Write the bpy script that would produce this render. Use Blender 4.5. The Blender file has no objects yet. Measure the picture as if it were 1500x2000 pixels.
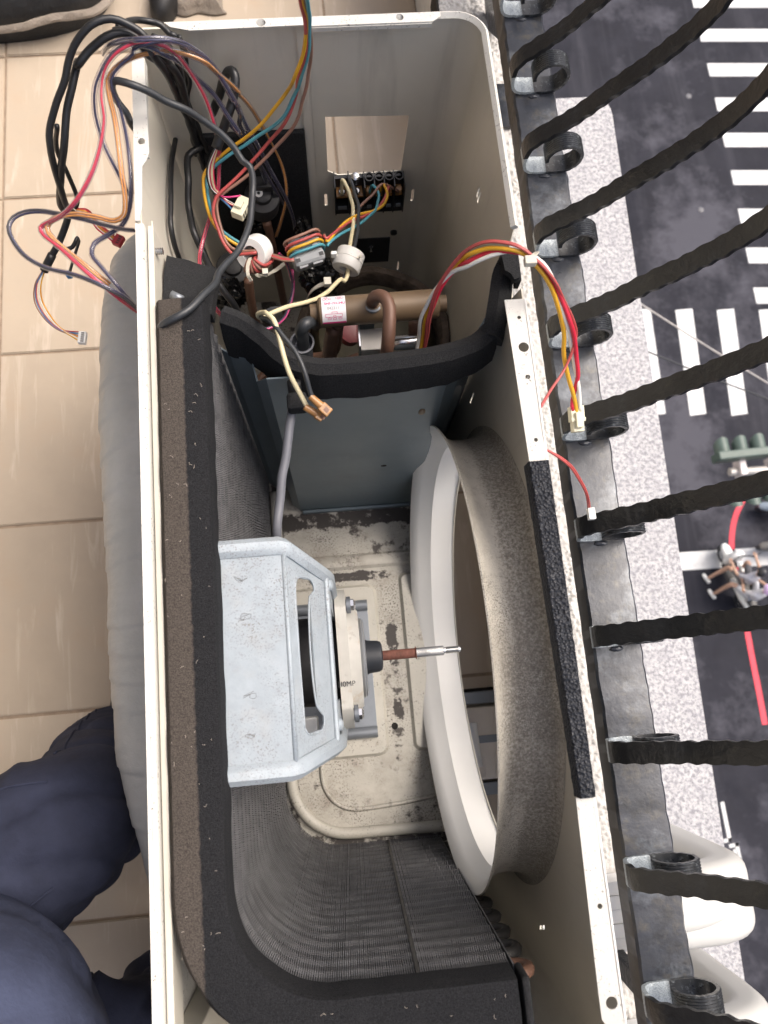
import bpy, bmesh, math, random
from mathutils import Vector, Matrix, noise
C = bpy.context.scene.collection
sc = bpy.context.scene
random.seed(7)
R = math.radians
PI = math.pi

# ------------------------------------------------------------------ camera, sky, sun, exposure
CR = Matrix(((0.9952777133723654, 0.07715973998762103, -0.05889522722018629),
             (-0.08803500324724071, 0.9731189233349815, -0.21281306174814146),
             (0.04089145959161853, 0.2169929389920388, 0.9753163348165859)))
CP = Vector((0.14644, -0.57178, 0.56508))
FPX = 1495.78
cam = bpy.data.objects.new('camera', bpy.data.cameras.new('camera'))
C.objects.link(cam)
cam.matrix_world = Matrix.Translation(CP) @ CR.to_4x4()
cam.data.sensor_fit = 'VERTICAL'
cam.data.sensor_height = 36
cam.data.lens = FPX / 2000 * 36
cam.data.clip_start = 0.02
cam.data.clip_end = 500
cam.data.dof.use_dof = True
cam.data.dof.focus_distance = 0.74
cam.data.dof.aperture_fstop = 9.5
sc.camera = cam

SUN_EL, SUN_AZ = R(56), R(72)          # azimuth measured from +Y towards +X
w = bpy.data.worlds.new('World'); sc.world = w; w.use_nodes = True
nt = w.node_tree
sky = nt.nodes.new('ShaderNodeTexSky'); sky.sky_type = 'NISHITA'; sky.sun_disc = False
sky.sun_elevation = SUN_EL; sky.sun_rotation = SUN_AZ
sky.dust_density = 7.5; sky.air_density = 0.9; sky.ozone_density = 0.7
nt.links.new(sky.outputs[0], nt.nodes['Background'].inputs[0])
nt.nodes['Background'].inputs[1].default_value = 0.15
sl = bpy.data.lights.new('sun', 'SUN'); sl.energy = 1.3; sl.angle = R(35); sl.color = (1, .98, .95)
so = bpy.data.objects.new('sun', sl); C.objects.link(so)
sd = Vector((math.sin(SUN_AZ) * math.cos(SUN_EL), math.cos(SUN_AZ) * math.cos(SUN_EL), math.sin(SUN_EL)))
so.rotation_euler = sd.to_track_quat('Z', 'Y').to_euler(); so.location = sd * 20
sc.view_settings.view_transform = 'Standard'
sc.view_settings.look = 'None'
sc.view_settings.gamma = 1
sc.view_settings.exposure = 0.88

# ------------------------------------------------------------------ sight lines: pixel of the 1500x2000 photograph + a plane -> a point of the place
def ray(x, y):
    return CR @ Vector(((x - 750) / FPX, -(y - 1000) / FPX, -1))
def hit(x, y, ax, v):
    d = ray(x, y)
    return CP + d * ((v - CP[ax]) / d[ax])
def P(x, y, z): return hit(x, y, 2, z)
def PX(x, y, v): return hit(x, y, 0, v)
def PY(x, y, v): return hit(x, y, 1, v)
CROP = {'1': (0, 0, .35), 'A': (180, 60, .2), 'B': (380, 150, .205), 'C': (350, 150, .3667), 'D': (560, 300, .2),
        'E': (900, 450, .24), 'F': (480, 560, .28), 'G': (280, 440, .32), '0': (0, 0, .32), 'p': (0, 0, 1)}
def W(*a):
    out = []
    for k, pts in zip(a[::2], a[1::2]):
        ox, oy, s = CROP[k]
        out += [P(ox + x * s, oy + y * s, z) for x, y, z in pts]
    return out

# ------------------------------------------------------------------ materials
MATS = {}
def M(name, c, r=.5, m=0, var=.12, vs=25, bump=0, bs=300, specks=None, streak=None, patches=None, spec=.5, split=None, rand=0, vor=None):
    mt = bpy.data.materials.new(name); mt.use_nodes = True
    n = mt.node_tree; N = n.nodes; L = n.links; b = N['Principled BSDF']
    tc = N.new('ShaderNodeTexCoord'); co = tc.outputs['Object']
    def noise_(scale, det=5, rough=.6, vec=None, dist=0):
        t = N.new('ShaderNodeTexNoise'); t.inputs['Scale'].default_value = scale
        t.inputs['Detail'].default_value = det; t.inputs['Roughness'].default_value = rough; t.inputs['Distortion'].default_value = dist
        L.new(vec or co, t.inputs['Vector']); return t.outputs['Fac']
    def ramp(f, a, bb):
        t = N.new('ShaderNodeMapRange'); t.inputs['From Min'].default_value = a; t.inputs['From Max'].default_value = bb
        L.new(f, t.inputs['Value']); return t.outputs[0]
    def mix(f, a, bb, typ='MIX'):
        t = N.new('ShaderNodeMix'); t.data_type = 'RGBA'; t.blend_type = typ
        if isinstance(f, (int, float)): t.inputs[0].default_value = f
        else: L.new(f, t.inputs[0])
        for i, v in ((6, a), (7, bb)):
            if isinstance(v, tuple): t.inputs[i].default_value = (*v[:3], 1)
            else: L.new(v, t.inputs[i])
        return t.outputs[2]
    def mul(a, bb):
        t = N.new('ShaderNodeMath'); t.operation = 'MULTIPLY'; L.new(a, t.inputs[0])
        if isinstance(bb, (int, float)): t.inputs[1].default_value = bb
        else: L.new(bb, t.inputs[1])
        return t.outputs[0]
    lo = tuple(max(0, v * (1 - var)) for v in c); hi = tuple(min(1, v * (1 + var)) for v in c)
    col = mix(ramp(noise_(vs), .3, .7), lo, hi)
    if split:                         # axis, position, width, colour: a second tone beyond a line (dust line on the foam, painted sky sheen on the rail feet)
        ax, pos, wd, c2 = split
        sp = N.new('ShaderNodeSeparateXYZ'); L.new(co, sp.inputs[0])
        ad = N.new('ShaderNodeMath'); ad.operation = 'MULTIPLY_ADD'; L.new(noise_(180, 3), ad.inputs[0]); ad.inputs[1].default_value = .004
        L.new(sp.outputs[ax], ad.inputs[2])
        col = mix(ramp(ad.outputs[0], pos + .002 - wd, pos + .002 + wd), mix(ramp(noise_(850, 3), .33, .60), tuple(v * .5 for v in c2), c2), col)
    if streak:                        # colour, stretch vector, scale, lo, hi, amount
        c2, sv, s_, a, bb, am = streak
        mp = N.new('ShaderNodeMapping'); L.new(co, mp.inputs[0]); mp.inputs['Rotation'].default_value = (0, 0, sv[3]); mp.inputs['Scale'].default_value = sv[:3]
        if rand:
            oi = N.new('ShaderNodeObjectInfo'); vm = N.new('ShaderNodeVectorMath'); vm.operation = 'SCALE'
            vm.inputs[0].default_value = (7, 13, 3); L.new(oi.outputs['Random'], vm.inputs['Scale']); L.new(vm.outputs[0], mp.inputs['Location'])
        col = mix(mul(ramp(noise_(s_, 6, .62, mp.outputs[0], .6), a, bb), am), col, c2)
    if patches:                       # list of (colour, scale, lo, hi, amount)
        for c2, s_, a, bb, am in patches:
            col = mix(mul(ramp(noise_(s_, 8, .68), a, bb), am), col, c2)
    if specks:                        # colour, scale, density threshold, region scale, amount
        c2, s_, th, rs, am = specks
        v = noise_(s_, 5, .62); reg = ramp(noise_(rs, 4, .6), .42, .62)
        col = mix(mul(mul(ramp(v, th, th + .075), reg), am), col, c2)
    if rand:
        oi = N.new('ShaderNodeObjectInfo'); mr = N.new('ShaderNodeMapRange'); mr.inputs['To Min'].default_value = 1 - rand; mr.inputs['To Max'].default_value = 1 + rand * .6
        L.new(oi.outputs['Random'], mr.inputs['Value'])
        cb = N.new('ShaderNodeCombineColor')
        for i in range(3): L.new(mr.outputs[0], cb.inputs[i])
        col = mix(1.0, col, cb.outputs[0], 'MULTIPLY')
    L.new(col, b.inputs['Base Color'])
    b.inputs['Metallic'].default_value = m
    b.inputs['Specular IOR Level'].default_value = spec
    rr = N.new('ShaderNodeMapRange'); rr.inputs['To Min'].default_value = max(.05, r - .1); rr.inputs['To Max'].default_value = min(1, r + .1)
    L.new(noise_(vs * 2.3), rr.inputs['Value']); L.new(rr.outputs[0], b.inputs['Roughness'])
    if bump:
        bp = N.new('ShaderNodeBump'); bp.inputs['Strength'].default_value = 1; bp.inputs['Distance'].default_value = bump
        if vor:
            t = N.new('ShaderNodeTexVoronoi'); t.inputs['Scale'].default_value = bs; t.feature = vor; L.new(co, t.inputs['Vector']); L.new(t.outputs[0], bp.inputs['Height'])
        else: L.new(noise_(bs, 4, .6), bp.inputs['Height'])
        L.new(bp.outputs[0], b.inputs['Normal'])
    MATS[name] = mt
    return mt
DK = (.02, .017, .014)
cream = M('cream_paint', (.56, .53, .455), .42, var=.05, vs=9, specks=(DK, 900, .66, 30, .5), bump=.0002, bs=60)
flange_m = M('cream_flange_paint', (.60, .59, .55), .4, var=.05, vs=12, specks=(DK, 420, .585, 30, .95))
white_in = M('white_paint', (.86, .855, .83), .38, var=.03, vs=8)
inner = M('dull_cream_paint', (.64, .605, .52), .45, var=.06, vs=8, specks=(DK, 700, .70, 18, .6), streak=((.34, .31, .26), (1, 1, .15, 0), 25, .55, .8, .5))
dusty = M('dusty_cream_paint', (.53, .50, .435), .65, var=.1, vs=14, specks=((.085, .075, .062), 900, .5, 16, .75), patches=[((.33, .30, .255), 15, .48, .72, .7), ((.21, .19, .16), 150, .56, .70, .4)], bump=.0003, bs=500)
basem = M('dirty_base_paint', (.45, .43, .38), .6, var=.1, vs=20, specks=((.06, .05, .042), 420, .53, 13, .9),
          patches=[((.25, .215, .175), 24, .47, .70, .65), ((.05, .043, .038), 19, .585, .635, .95), ((.11, .095, .08), 75, .58, .70, .7)], bump=.0003, bs=300)
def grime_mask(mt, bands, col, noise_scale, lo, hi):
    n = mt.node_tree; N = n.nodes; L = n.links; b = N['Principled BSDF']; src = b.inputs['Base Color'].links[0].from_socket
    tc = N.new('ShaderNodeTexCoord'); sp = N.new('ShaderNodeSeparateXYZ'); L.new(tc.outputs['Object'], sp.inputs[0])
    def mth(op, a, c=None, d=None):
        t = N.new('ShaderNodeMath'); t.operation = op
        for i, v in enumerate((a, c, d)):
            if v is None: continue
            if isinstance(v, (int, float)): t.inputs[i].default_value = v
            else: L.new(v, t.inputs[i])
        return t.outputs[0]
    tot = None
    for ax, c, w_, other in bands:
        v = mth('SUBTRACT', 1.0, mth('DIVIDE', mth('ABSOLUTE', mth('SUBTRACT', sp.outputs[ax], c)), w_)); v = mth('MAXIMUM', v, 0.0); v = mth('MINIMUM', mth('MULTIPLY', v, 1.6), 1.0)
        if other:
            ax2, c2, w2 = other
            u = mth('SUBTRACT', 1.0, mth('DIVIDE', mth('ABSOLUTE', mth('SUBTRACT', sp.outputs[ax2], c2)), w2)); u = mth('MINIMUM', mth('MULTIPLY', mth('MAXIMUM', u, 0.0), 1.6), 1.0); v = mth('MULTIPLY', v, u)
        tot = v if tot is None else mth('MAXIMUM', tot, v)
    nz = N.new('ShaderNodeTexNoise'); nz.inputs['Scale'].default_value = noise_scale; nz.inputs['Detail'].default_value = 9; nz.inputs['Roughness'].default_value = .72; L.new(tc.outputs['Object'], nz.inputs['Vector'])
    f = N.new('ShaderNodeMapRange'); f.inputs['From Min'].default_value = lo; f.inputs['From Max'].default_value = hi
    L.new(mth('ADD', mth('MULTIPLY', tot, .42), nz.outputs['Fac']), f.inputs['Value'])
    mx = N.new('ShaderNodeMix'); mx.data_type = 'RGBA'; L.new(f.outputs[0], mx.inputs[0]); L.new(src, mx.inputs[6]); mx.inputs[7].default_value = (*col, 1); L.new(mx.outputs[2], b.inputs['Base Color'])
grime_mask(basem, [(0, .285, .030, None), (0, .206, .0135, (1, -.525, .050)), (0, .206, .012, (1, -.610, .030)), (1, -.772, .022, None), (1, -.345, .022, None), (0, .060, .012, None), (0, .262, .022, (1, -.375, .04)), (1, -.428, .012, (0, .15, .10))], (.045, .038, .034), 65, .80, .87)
grime_mask(dusty, [(0, .292, .030, None), (1, -.62, .13, (0, .28, .035))], (.20, .18, .15), 420, .78, 1.02)
padm = M('clean_base_paint', (.47, .45, .395), .5, var=.08, vs=20, specks=((.05, .04, .033), 380, .58, 25, .8), patches=[((.2, .17, .13), 28, .62, .7, .6)])
grime = M('black_grime', (.022, .02, .018), .8, var=.4, vs=120, bump=.001, bs=400, spec=.2)
foam = M('black_foam', (.027, .0275, .029), .95, var=.5, vs=900, bump=.0012, bs=1300, specks=((.32, .3, .27), 1500, .74, 90, .6), spec=.12)
foam_dusty = M('dusty_coil_foam', (.021, .0215, .0235), .95, var=.5, vs=900, bump=.0012, bs=1300, specks=((.5, .47, .42), 1300, .75, 90, .7), spec=.12,
               split=(0, .0345, .0008, (.098, .084, .073)))
rubber_strip = M('pebbled_black_rubber', (.018, .02, .026), .5, var=.3, vs=300, bump=.0022, bs=420, vor='F1', spec=.5)
fin_m = M('dusty_aluminium_fin', (.125, .125, .129), .6, m=.1, var=.35, vs=60, specks=((.5, .5, .5), 900, .6, 25, .6))
tube_m = M('coil_tube', (.07, .068, .065), .55, m=.6, var=.3)
bluegrey = M('blue_grey_panel', (.155, .195, .215), .38, m=.25, var=.06, vs=10, patches=[((.11, .12, .125), 9, .5, .8, .6)], streak=((.22, .25, .265), (1, 1, .08, 0), 30, .55, .75, .4))
galv = M('galvanised_steel', (.325, .37, .405), .58, m=.12, var=.07, vs=90, specks=((.17, .15, .13), 620, .54, 17, .7), patches=[((.43, .47, .50), 35, .5, .7, .4), ((.33, .33, .32), 30, .52, .7, .45)], bump=.0002, bs=120)
greysteel = M('grey_steel', (.22, .24, .265), .4, m=.4, var=.1, vs=30)
resin = M('aged_white_resin', (.62, .60, .54), .5, var=.08, vs=40, patches=[((.44, .29, .13), 26, .55, .72, .75), ((.25, .2, .15), 60, .6, .75, .5)])
rubber = M('black_rubber', (.024, .027, .033), .5, var=.15)
rust = M('rusty_steel', (.165, .065, .045), .8, var=.35, vs=160, bump=.0003, bs=500)
steel = M('bright_steel', (.62, .62, .62), .22, m=.95, var=.08, vs=60, patches=[((.35, .2, .1), 60, .62, .74, .5)])
brownm = M('brown_valve_brass', (.135, .092, .055), .5, m=.1, var=.12, vs=25, specks=((.5, .45, .4), 900, .72, 60, .5), spec=.4)
copper = M('aged_copper', (.15, .080, .054), .48, m=.15, var=.15, vs=40)
felt = M('brown_felt_wrap', (.115, .09, .07), .95, var=.35, vs=70, bump=.004, bs=120, spec=.1)
oldgreen = M('dull_compressor_steel', (.07, .062, .038), .5, m=.2, var=.2, vs=30)
blackp = M('black_plastic', (.016, .0165, .018), .42, var=.2, vs=60)
matteblack = M('matte_black_plastic', (.022, .022, .024), .6, var=.25, vs=80, specks=((.2, .2, .2), 900, .72, 60, .4))
greyp = M('grey_plastic', (.27, .28, .29), .4, var=.05)
greysleeve = M('grey_pvc_sleeve', (.14, .145, .165), .45, var=.06)
whitep = M('white_plastic', (.78, .78, .76), .4, var=.04, specks=((.25, .22, .2), 600, .68, 40, .4))
creamp = M('cream_connector_plastic', (.66, .63, .48), .42, var=.05)
tie_m = M('cable_tie_nylon', (.62, .59, .5), .4, var=.06)
stucco = M('white_stucco', (.56, .55, .535), .8, var=.08, vs=60, specks=((.32, .2, .13), 160, .68, 20, .5), bump=.0006, bs=700)
ledge_m = M('weathered_white_render', (.38, .38, .39), .85, var=.05, vs=12, patches=[((.16, .16, .18), 130, .46, .58, .8), ((.24, .24, .265), 30, .48, .68, .5)], bump=.004, bs=120)
iron = M('worn_black_iron', (.026, .030, .040), .32, m=.15, var=.25, vs=30, patches=[((.125, .142, .165), 17, .52, .70, .9), ((.075, .068, .052), 70, .52, .70, .6), ((.008, .009, .011), 24, .54, .68, .8)], specks=((.3, .3, .28), 420, .72, 30, .6), bump=.00028, bs=110)
iron_bar = M('hammered_black_iron', (.0065, .0068, .0078), .34, m=.0, var=.4, vs=40, patches=[((.060, .052, .036), 75, .57, .74, .3), ((.030, .033, .039), 28, .54, .74, .5)], specks=((.5, .46, .36), 700, .73, 40, .7), bump=.0011, bs=130, spec=.5)
iron_side = M('dark_iron_side', (.045, .04, .036), .5, var=.25, vs=50)
lap_sheen_m = M('black_paint_sky_sheen', (.022, .025, .028), .35, m=.1, var=.3, vs=90, bump=.0014, bs=150, split=(0, .4300, .0035, (.40, .45, .48)))  # pale part of the lap is sky reflection painted into the colour
scrollm = M('ribbed_black_paint', (.02, .022, .025), .3, var=.3, vs=120, streak=((.28, .31, .33), (1, 1, 1, 0), 220, .56, .72, .45))
tile_m = M('beige_floor_tile', (.43, .36, .283), .36, var=.05, vs=14, rand=.09, streak=((.60, .53, .45), (7.5, .9, 1, R(-22)), 6, .55, .70, .6), patches=[((.38, .27, .18), 7, .5, .75, .5)], specks=((.2, .16, .12), 420, .72, 30, .5))
grout_m = M('tile_grout', (.30, .23, .17), .9, var=.2, vs=60)
tape_m = M('grey_pvc_tape', (.365, .375, .37), .42, var=.05, vs=25, bump=.0012, bs=70, patches=[((.46, .46, .46), 12, .5, .7, .5)])
navy = M('navy_work_cloth', (.024, .028, .050), .85, var=.3, vs=22, bump=.0008, bs=160, spec=.2)
navy2 = M('faded_navy_jacket', (.045, .054, .094), .85, var=.25, vs=20, bump=.0008, bs=160, spec=.2)
skin = M('skin', (.45, .28, .2), .55, var=.06)
hairm = M('black_hair', (.01, .009, .008), .5, var=.2)
shoe_m = M('black_shoe', (.015, .015, .016), .5, var=.3, vs=60)
bag_black = M('black_bag_cloth', (.011, .012, .014), .6, var=.4, vs=22, bump=.006, bs=22)
beige_cloth = M('beige_webbing', (.235, .20, .165), .85, var=.15, vs=30, bump=.002, bs=260)
asphalt = M('dark_asphalt', (.019, .0195, .026), .8, var=.18, vs=1.2, patches=[((.066, .066, .08), .26, .50, .60, .85), ((.012, .013, .019), .62, .52, .66, .7)], streak=((.05, .05, .06), (2.6, .18, 1, R(8)), .65, .52, .72, .5), bump=.004, bs=40, spec=.15)
paint_w = M('road_paint', (.54, .55, .55), .7, var=.06, vs=4, patches=[((.33, .33, .34), 2.2, .52, .72, .6), ((.12, .12, .13), 14, .60, .68, .6)])
paint_r = M('red_road_paint', (.62, .045, .07), .7, var=.08, vs=6)
tlgreen = M('signal_green_paint', (.055, .085, .073), .5, var=.1, vs=10)
tlgrey = M('galvanised_arm', (.42, .40, .38), .5, m=.3)
scwhite = M('white_body_paint', (.72, .74, .74), .3, var=.03)
scgrey = M('grey_body_paint', (.17, .165, .15), .4, var=.1)
shirt_m = M('grey_shirt', (.42, .42, .46), .85, var=.1, vs=12)
lilac = M('lilac_helmet', (.68, .50, .76), .35, var=.04)
pinkm = M('pink_plastic', (.72, .30, .62), .4, var=.04)
pvc = M('white_pvc_duct', (.47, .47, .455), .35, var=.03, vs=8)
pvc2 = M('grey_white_pvc', (.86, .87, .88), .4, var=.04, streak=((.78, .79, .80), (.3, 8, 1, 0), 30, .52, .7, .4))
plaster = M('painted_plaster', (.60, .58, .54), .85, var=.05, vs=3)
paper = M('label_paper', (.74, .72, .74), .6, var=.03)
magenta = M('magenta_ink', (.55, .03, .17), .6, var=.02)
ink = M('grey_ink', (.25, .23, .24), .6, var=.02)
stand_m = M('beige_stand_plate', (.72, .65, .57), .6, var=.08, vs=20)
inkblack = M('black_print', (.02, .02, .02), .6)
inkgrey = M('pale_print', (.18, .18, .18), .6)
def wm(n, c, r=.38): return M(n, c, r, var=.05, vs=60)
w_black = wm('black_pvc', (.0125, .013, .0145), .42); w_char = wm('charcoal_pvc', (.030, .033, .037), .42)
w_red = wm('red_pvc', (.58, .02, .05)); w_crim = wm('crimson_pvc', (.50, .012, .07)); w_dred = wm('dusty_red_pvc', (.42, .075, .07))
w_yel = wm('yellow_pvc', (.68, .36, .02)); w_cyan = wm('teal_pvc', (.075, .29, .35)); w_brown = wm('brown_pvc', (.27, .145, .105))
w_orange = wm('orange_pvc', (.66, .29, .05)); w_navy = wm('navy_pvc', (.022, .022, .062)); w_beige = wm('beige_pvc', (.66, .58, .37)); w_white = wm('white_pvc', (.76, .75, .70))
w_blue = wm('blue_pvc', (.05, .17, .36)); w_pink = wm('pink_pvc', (.66, .05, .22))
amber = M('amber_terminal_sleeve', (.34, .17, .06), .3, var=.25, vs=120)
sheath = bpy.data.materials.new('clear_pvc_sheath'); sheath.use_nodes = True
_n = sheath.node_tree; _b = _n.nodes['Principled BSDF']; _n.nodes.remove(_b)
_t = _n.nodes.new('ShaderNodeBsdfTransparent'); _t.inputs[0].default_value = (.93, .92, .96, 1)
_g = _n.nodes.new('ShaderNodeBsdfGlossy'); _g.inputs['Roughness'].default_value = .12
_d = _n.nodes.new('ShaderNodeBsdfDiffuse'); _d.inputs[0].default_value = (.55, .53, .62, 1)
_f = _n.nodes.new('ShaderNodeLayerWeight'); _f.inputs[0].default_value = .22
_m0 = _n.nodes.new('ShaderNodeMixShader'); _m0.inputs[0].default_value = .05
_m1 = _n.nodes.new('ShaderNodeMixShader')
_n.links.new(_t.outputs[0], _m0.inputs[1]); _n.links.new(_d.outputs[0], _m0.inputs[2])
_n.links.new(_f.outputs['Facing'], _m1.inputs[0]); _n.links.new(_m0.outputs[0], _m1.inputs[1]); _n.links.new(_g.outputs[0], _m1.inputs[2])
_n.links.new(_m1.outputs[0], _n.nodes['Material Output'].inputs[0])

# ------------------------------------------------------------------ objects
def thing(name, label, cat, loc=(0, 0, 0), group=None, kind=None):
    o = bpy.data.objects.new(name, None); C.objects.link(o); o.location = loc; o.empty_display_size = .05
    tag(o, label, cat, group, kind); return o
def tag(o, label=None, cat=None, group=None, kind=None):
    for k, v in (('label', label), ('category', cat), ('group', group), ('kind', kind)):
        if v: o[k] = v
    return o
def setpar(o, parent):
    o.parent = parent
    l = parent
    m = Matrix.Identity(4)
    while l: m = Matrix.Translation(-l.location) @ m if l.type == 'EMPTY' else m; l = l.parent
    o.matrix_parent_inverse = m if parent.type == 'EMPTY' else Matrix.Identity(4)
def obj(name, bm, m, parent=None, smooth=False, bevel=0, kind=None):
    me = bpy.data.meshes.new(name)
    if isinstance(bm, bmesh.types.BMesh):
        bmesh.ops.recalc_face_normals(bm, faces=bm.faces[:]) if kind != 'stuff' else None
        bm.to_mesh(me); bm.free()
    else:
        me.from_pydata(bm[0], [], bm[1]); me.update()
    return link(name, me, m, parent, smooth, bevel, kind)
def link(name, me, m, parent=None, smooth=False, bevel=0, kind=None):
    for x in (m if isinstance(m, (list, tuple)) else [m]): me.materials.append(x)
    o = bpy.data.objects.new(name, me); C.objects.link(o)
    if smooth:
        for p in me.polygons: p.use_smooth = True
        if smooth != 2: me.set_sharp_from_angle(angle=R(40))
    if bevel:
        b = o.modifiers.new('bevel', 'BEVEL'); b.width = bevel; b.segments = 2; b.limit_method = 'ANGLE'; b.angle_limit = R(40)
        b.harden_normals = False
    if parent: setpar(o, parent)
    if kind: o['kind'] = kind
    return o
def box(bm, x0, x1, y0, y1, z0, z1, mtx=None):
    vs = [bm.verts.new((x, y, z)) for z in (z0, z1) for y in (y0, y1) for x in (x0, x1)]
    for f in ((0, 2, 3, 1), (4, 5, 7, 6), (0, 1, 5, 4), (1, 3, 7, 5), (3, 2, 6, 7), (2, 0, 4, 6)): bm.faces.new([vs[i] for i in f])
    if mtx is not None:
        for v in vs: v.co = mtx @ v.co
    return vs
def B(*a, mtx=None):
    bm = bmesh.new(); box(bm, *a, mtx=mtx); return bm
def catmull(pts, step=.004, closed=False):
    pts = [Vector(p) for p in pts]
    if len(pts) == 2:
        n = max(2, int((pts[1] - pts[0]).length / step)); return [pts[0].lerp(pts[1], i / n) for i in range(n + 1)]
    out = []
    ext = [pts[0] * 2 - pts[1]] + pts + [pts[-1] * 2 - pts[-2]]
    for i in range(len(pts) - 1):
        p0, p1, p2, p3 = ext[i:i + 4]
        n = max(2, int((p2 - p1).length / step))
        # centripetal form keeps close points from overshooting
        t0 = 0; t1 = t0 + max(1e-6, (p1 - p0).length) ** .5; t2 = t1 + max(1e-6, (p2 - p1).length) ** .5; t3 = t2 + max(1e-6, (p3 - p2).length) ** .5
        for k in range(n):
            t = t1 + (t2 - t1) * k / n
            a1 = p0 * ((t1 - t) / (t1 - t0)) + p1 * ((t - t0) / (t1 - t0)); a2 = p1 * ((t2 - t) / (t2 - t1)) + p2 * ((t - t1) / (t2 - t1)); a3 = p2 * ((t3 - t) / (t3 - t2)) + p3 * ((t - t2) / (t3 - t2))
            b1 = a1 * ((t2 - t) / (t2 - t0)) + a2 * ((t - t0) / (t2 - t0)); b2 = a2 * ((t3 - t) / (t3 - t1)) + a3 * ((t - t1) / (t3 - t1))
            out.append(b1 * ((t2 - t) / (t2 - t1)) + b2 * ((t - t1) / (t2 - t1)))
    out.append(pts[-1]); return out
def frames(path):
    T = []
    for i in range(len(path)):
        a = path[max(0, i - 1)]; b = path[min(len(path) - 1, i + 1)]
        d = (b - a); T.append(d.normalized() if d.length > 1e-9 else Vector((0, 0, 1)))
    u = T[0].orthogonal().normalized(); U = []
    for t in T:
        u = (u - t * u.dot(t)); u = u.normalized() if u.length > 1e-6 else t.orthogonal().normalized(); U.append(u.copy())
    return T, U
def sweep(bm, path, r, n=8, prof=None, cap=True, twist=0, up=None):
    """r: number or function of (fraction, length); prof: list of 2D points instead of a circle"""
    T, U = frames(path)
    L = 0; rings = []
    tot = sum((path[i] - path[i - 1]).length for i in range(1, len(path)))
    for i, p in enumerate(path):
        if i: L += (p - path[i - 1]).length
        t, u = T[i], U[i]
        if up is not None:
            u = (up - t * up.dot(t)).normalized()
        v = t.cross(u)
        rr = r(L / tot, L) if callable(r) else r
        pr = prof if prof else [(math.cos(2 * PI * k / n), math.sin(2 * PI * k / n)) for k in range(n)]
        rings.append([bm.verts.new(p + (u * a + v * b) * rr) for a, b in pr])
    m = len(rings[0])
    for i in range(len(rings) - 1):
        for k in range(m): bm.faces.new((rings[i][k], rings[i][(k + 1) % m], rings[i + 1][(k + 1) % m], rings[i + 1][k]))
    if cap:
        try: bm.faces.new(rings[0][::-1]); bm.faces.new(rings[-1])
        except ValueError: pass
    return bm
def tube(name, pts, r, m, parent=None, n=8, step=.004):
    path = catmull(pts, step); k = len(path) - 1
    if r < .0045 and k > 8:
        sd = path[0].x * 31
        path = [p + Vector((noise.noise(p * 38 + Vector((sd, 0, 0))), noise.noise(p * 38 + Vector((0, sd, 5))), noise.noise(p * 38 + Vector((9, 2, sd))))) * .0016 * max(0, math.sin(PI * i / k)) ** .5 for i, p in enumerate(path)]
    return obj(name, sweep(bmesh.new(), path, r, n), m, parent, smooth=2)
def lathe(bm, prof, o, axis, n=32, closed=False):
    """prof: (distance along axis, radius) pairs"""
    o = Vector(o); axis = Vector(axis).normalized(); u = axis.orthogonal().normalized(); v = axis.cross(u)
    rings = []
    for h, r in prof:
        if r < 1e-6: rings.append([bm.verts.new(o + axis * h)])
        else: rings.append([bm.verts.new(o + axis * h + (u * math.cos(2 * PI * k / n) + v * math.sin(2 * PI * k / n)) * r) for k in range(n)])
    prs = list(zip(rings, rings[1:])) + ([(rings[-1], rings[0])] if closed else [])
    for a, b in prs:
        for k in range(n):
            q = [a[k % len(a)], a[(k + 1) % len(a)] if len(a) > 1 else None, b[(k + 1) % len(b)] if len(b) > 1 else None, b[k % len(b)]]
            q = [x for x in q if x is not None]
            if len(set(q)) > 2: bm.faces.new(q)
    return bm
def LA(name, prof, o, axis, m, parent=None, n=32, closed=False, smooth=True):
    return obj(name, lathe(bmesh.new(), prof, o, axis, n, closed), m, parent, smooth=smooth)
def plate(outline, holes, t, mtx):
    cu = bpy.data.curves.new('tmp', 'CURVE'); cu.dimensions = '2D'; cu.fill_mode = 'BOTH'; cu.extrude = t / 2
    for lp in [outline] + list(holes):
        s = cu.splines.new('POLY'); s.points.add(len(lp) - 1); s.use_cyclic_u = True
        for q, (x, y) in zip(s.points, lp): q.co = (x, y, 0, 1)
    o = bpy.data.objects.new('tmp', cu); C.objects.link(o)
    me = bpy.data.meshes.new_from_object(o.evaluated_get(bpy.context.evaluated_depsgraph_get()))
    bpy.data.objects.remove(o); bpy.data.curves.remove(cu)
    me.materials.clear(); me.transform(mtx); return me
def YZ(x): return Matrix(((0, 0, 1, x), (1, 0, 0, 0), (0, 1, 0, 0), (0, 0, 0, 1)))
def XZ(y): return Matrix(((1, 0, 0, 0), (0, 0, -1, y), (0, 1, 0, 0), (0, 0, 0, 1)))
def XY(z): return Matrix.Translation((0, 0, z))
def circ(cx, cy, r, n=24): return [(cx + r * math.cos(2 * PI * k / n), cy + r * math.sin(2 * PI * k / n)) for k in range(n)]
def rrect(x0, x1, y0, y1, r, n=5):
    o = []
    for cx, cy, a in ((x1 - r, y1 - r, 0), (x0 + r, y1 - r, 90), (x0 + r, y0 + r, 180), (x1 - r, y0 + r, 270)):
        for k in range(n + 1): o.append((cx + r * math.cos(R(a + 90 * k / n)), cy + r * math.sin(R(a + 90 * k / n))))
    return o
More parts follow.
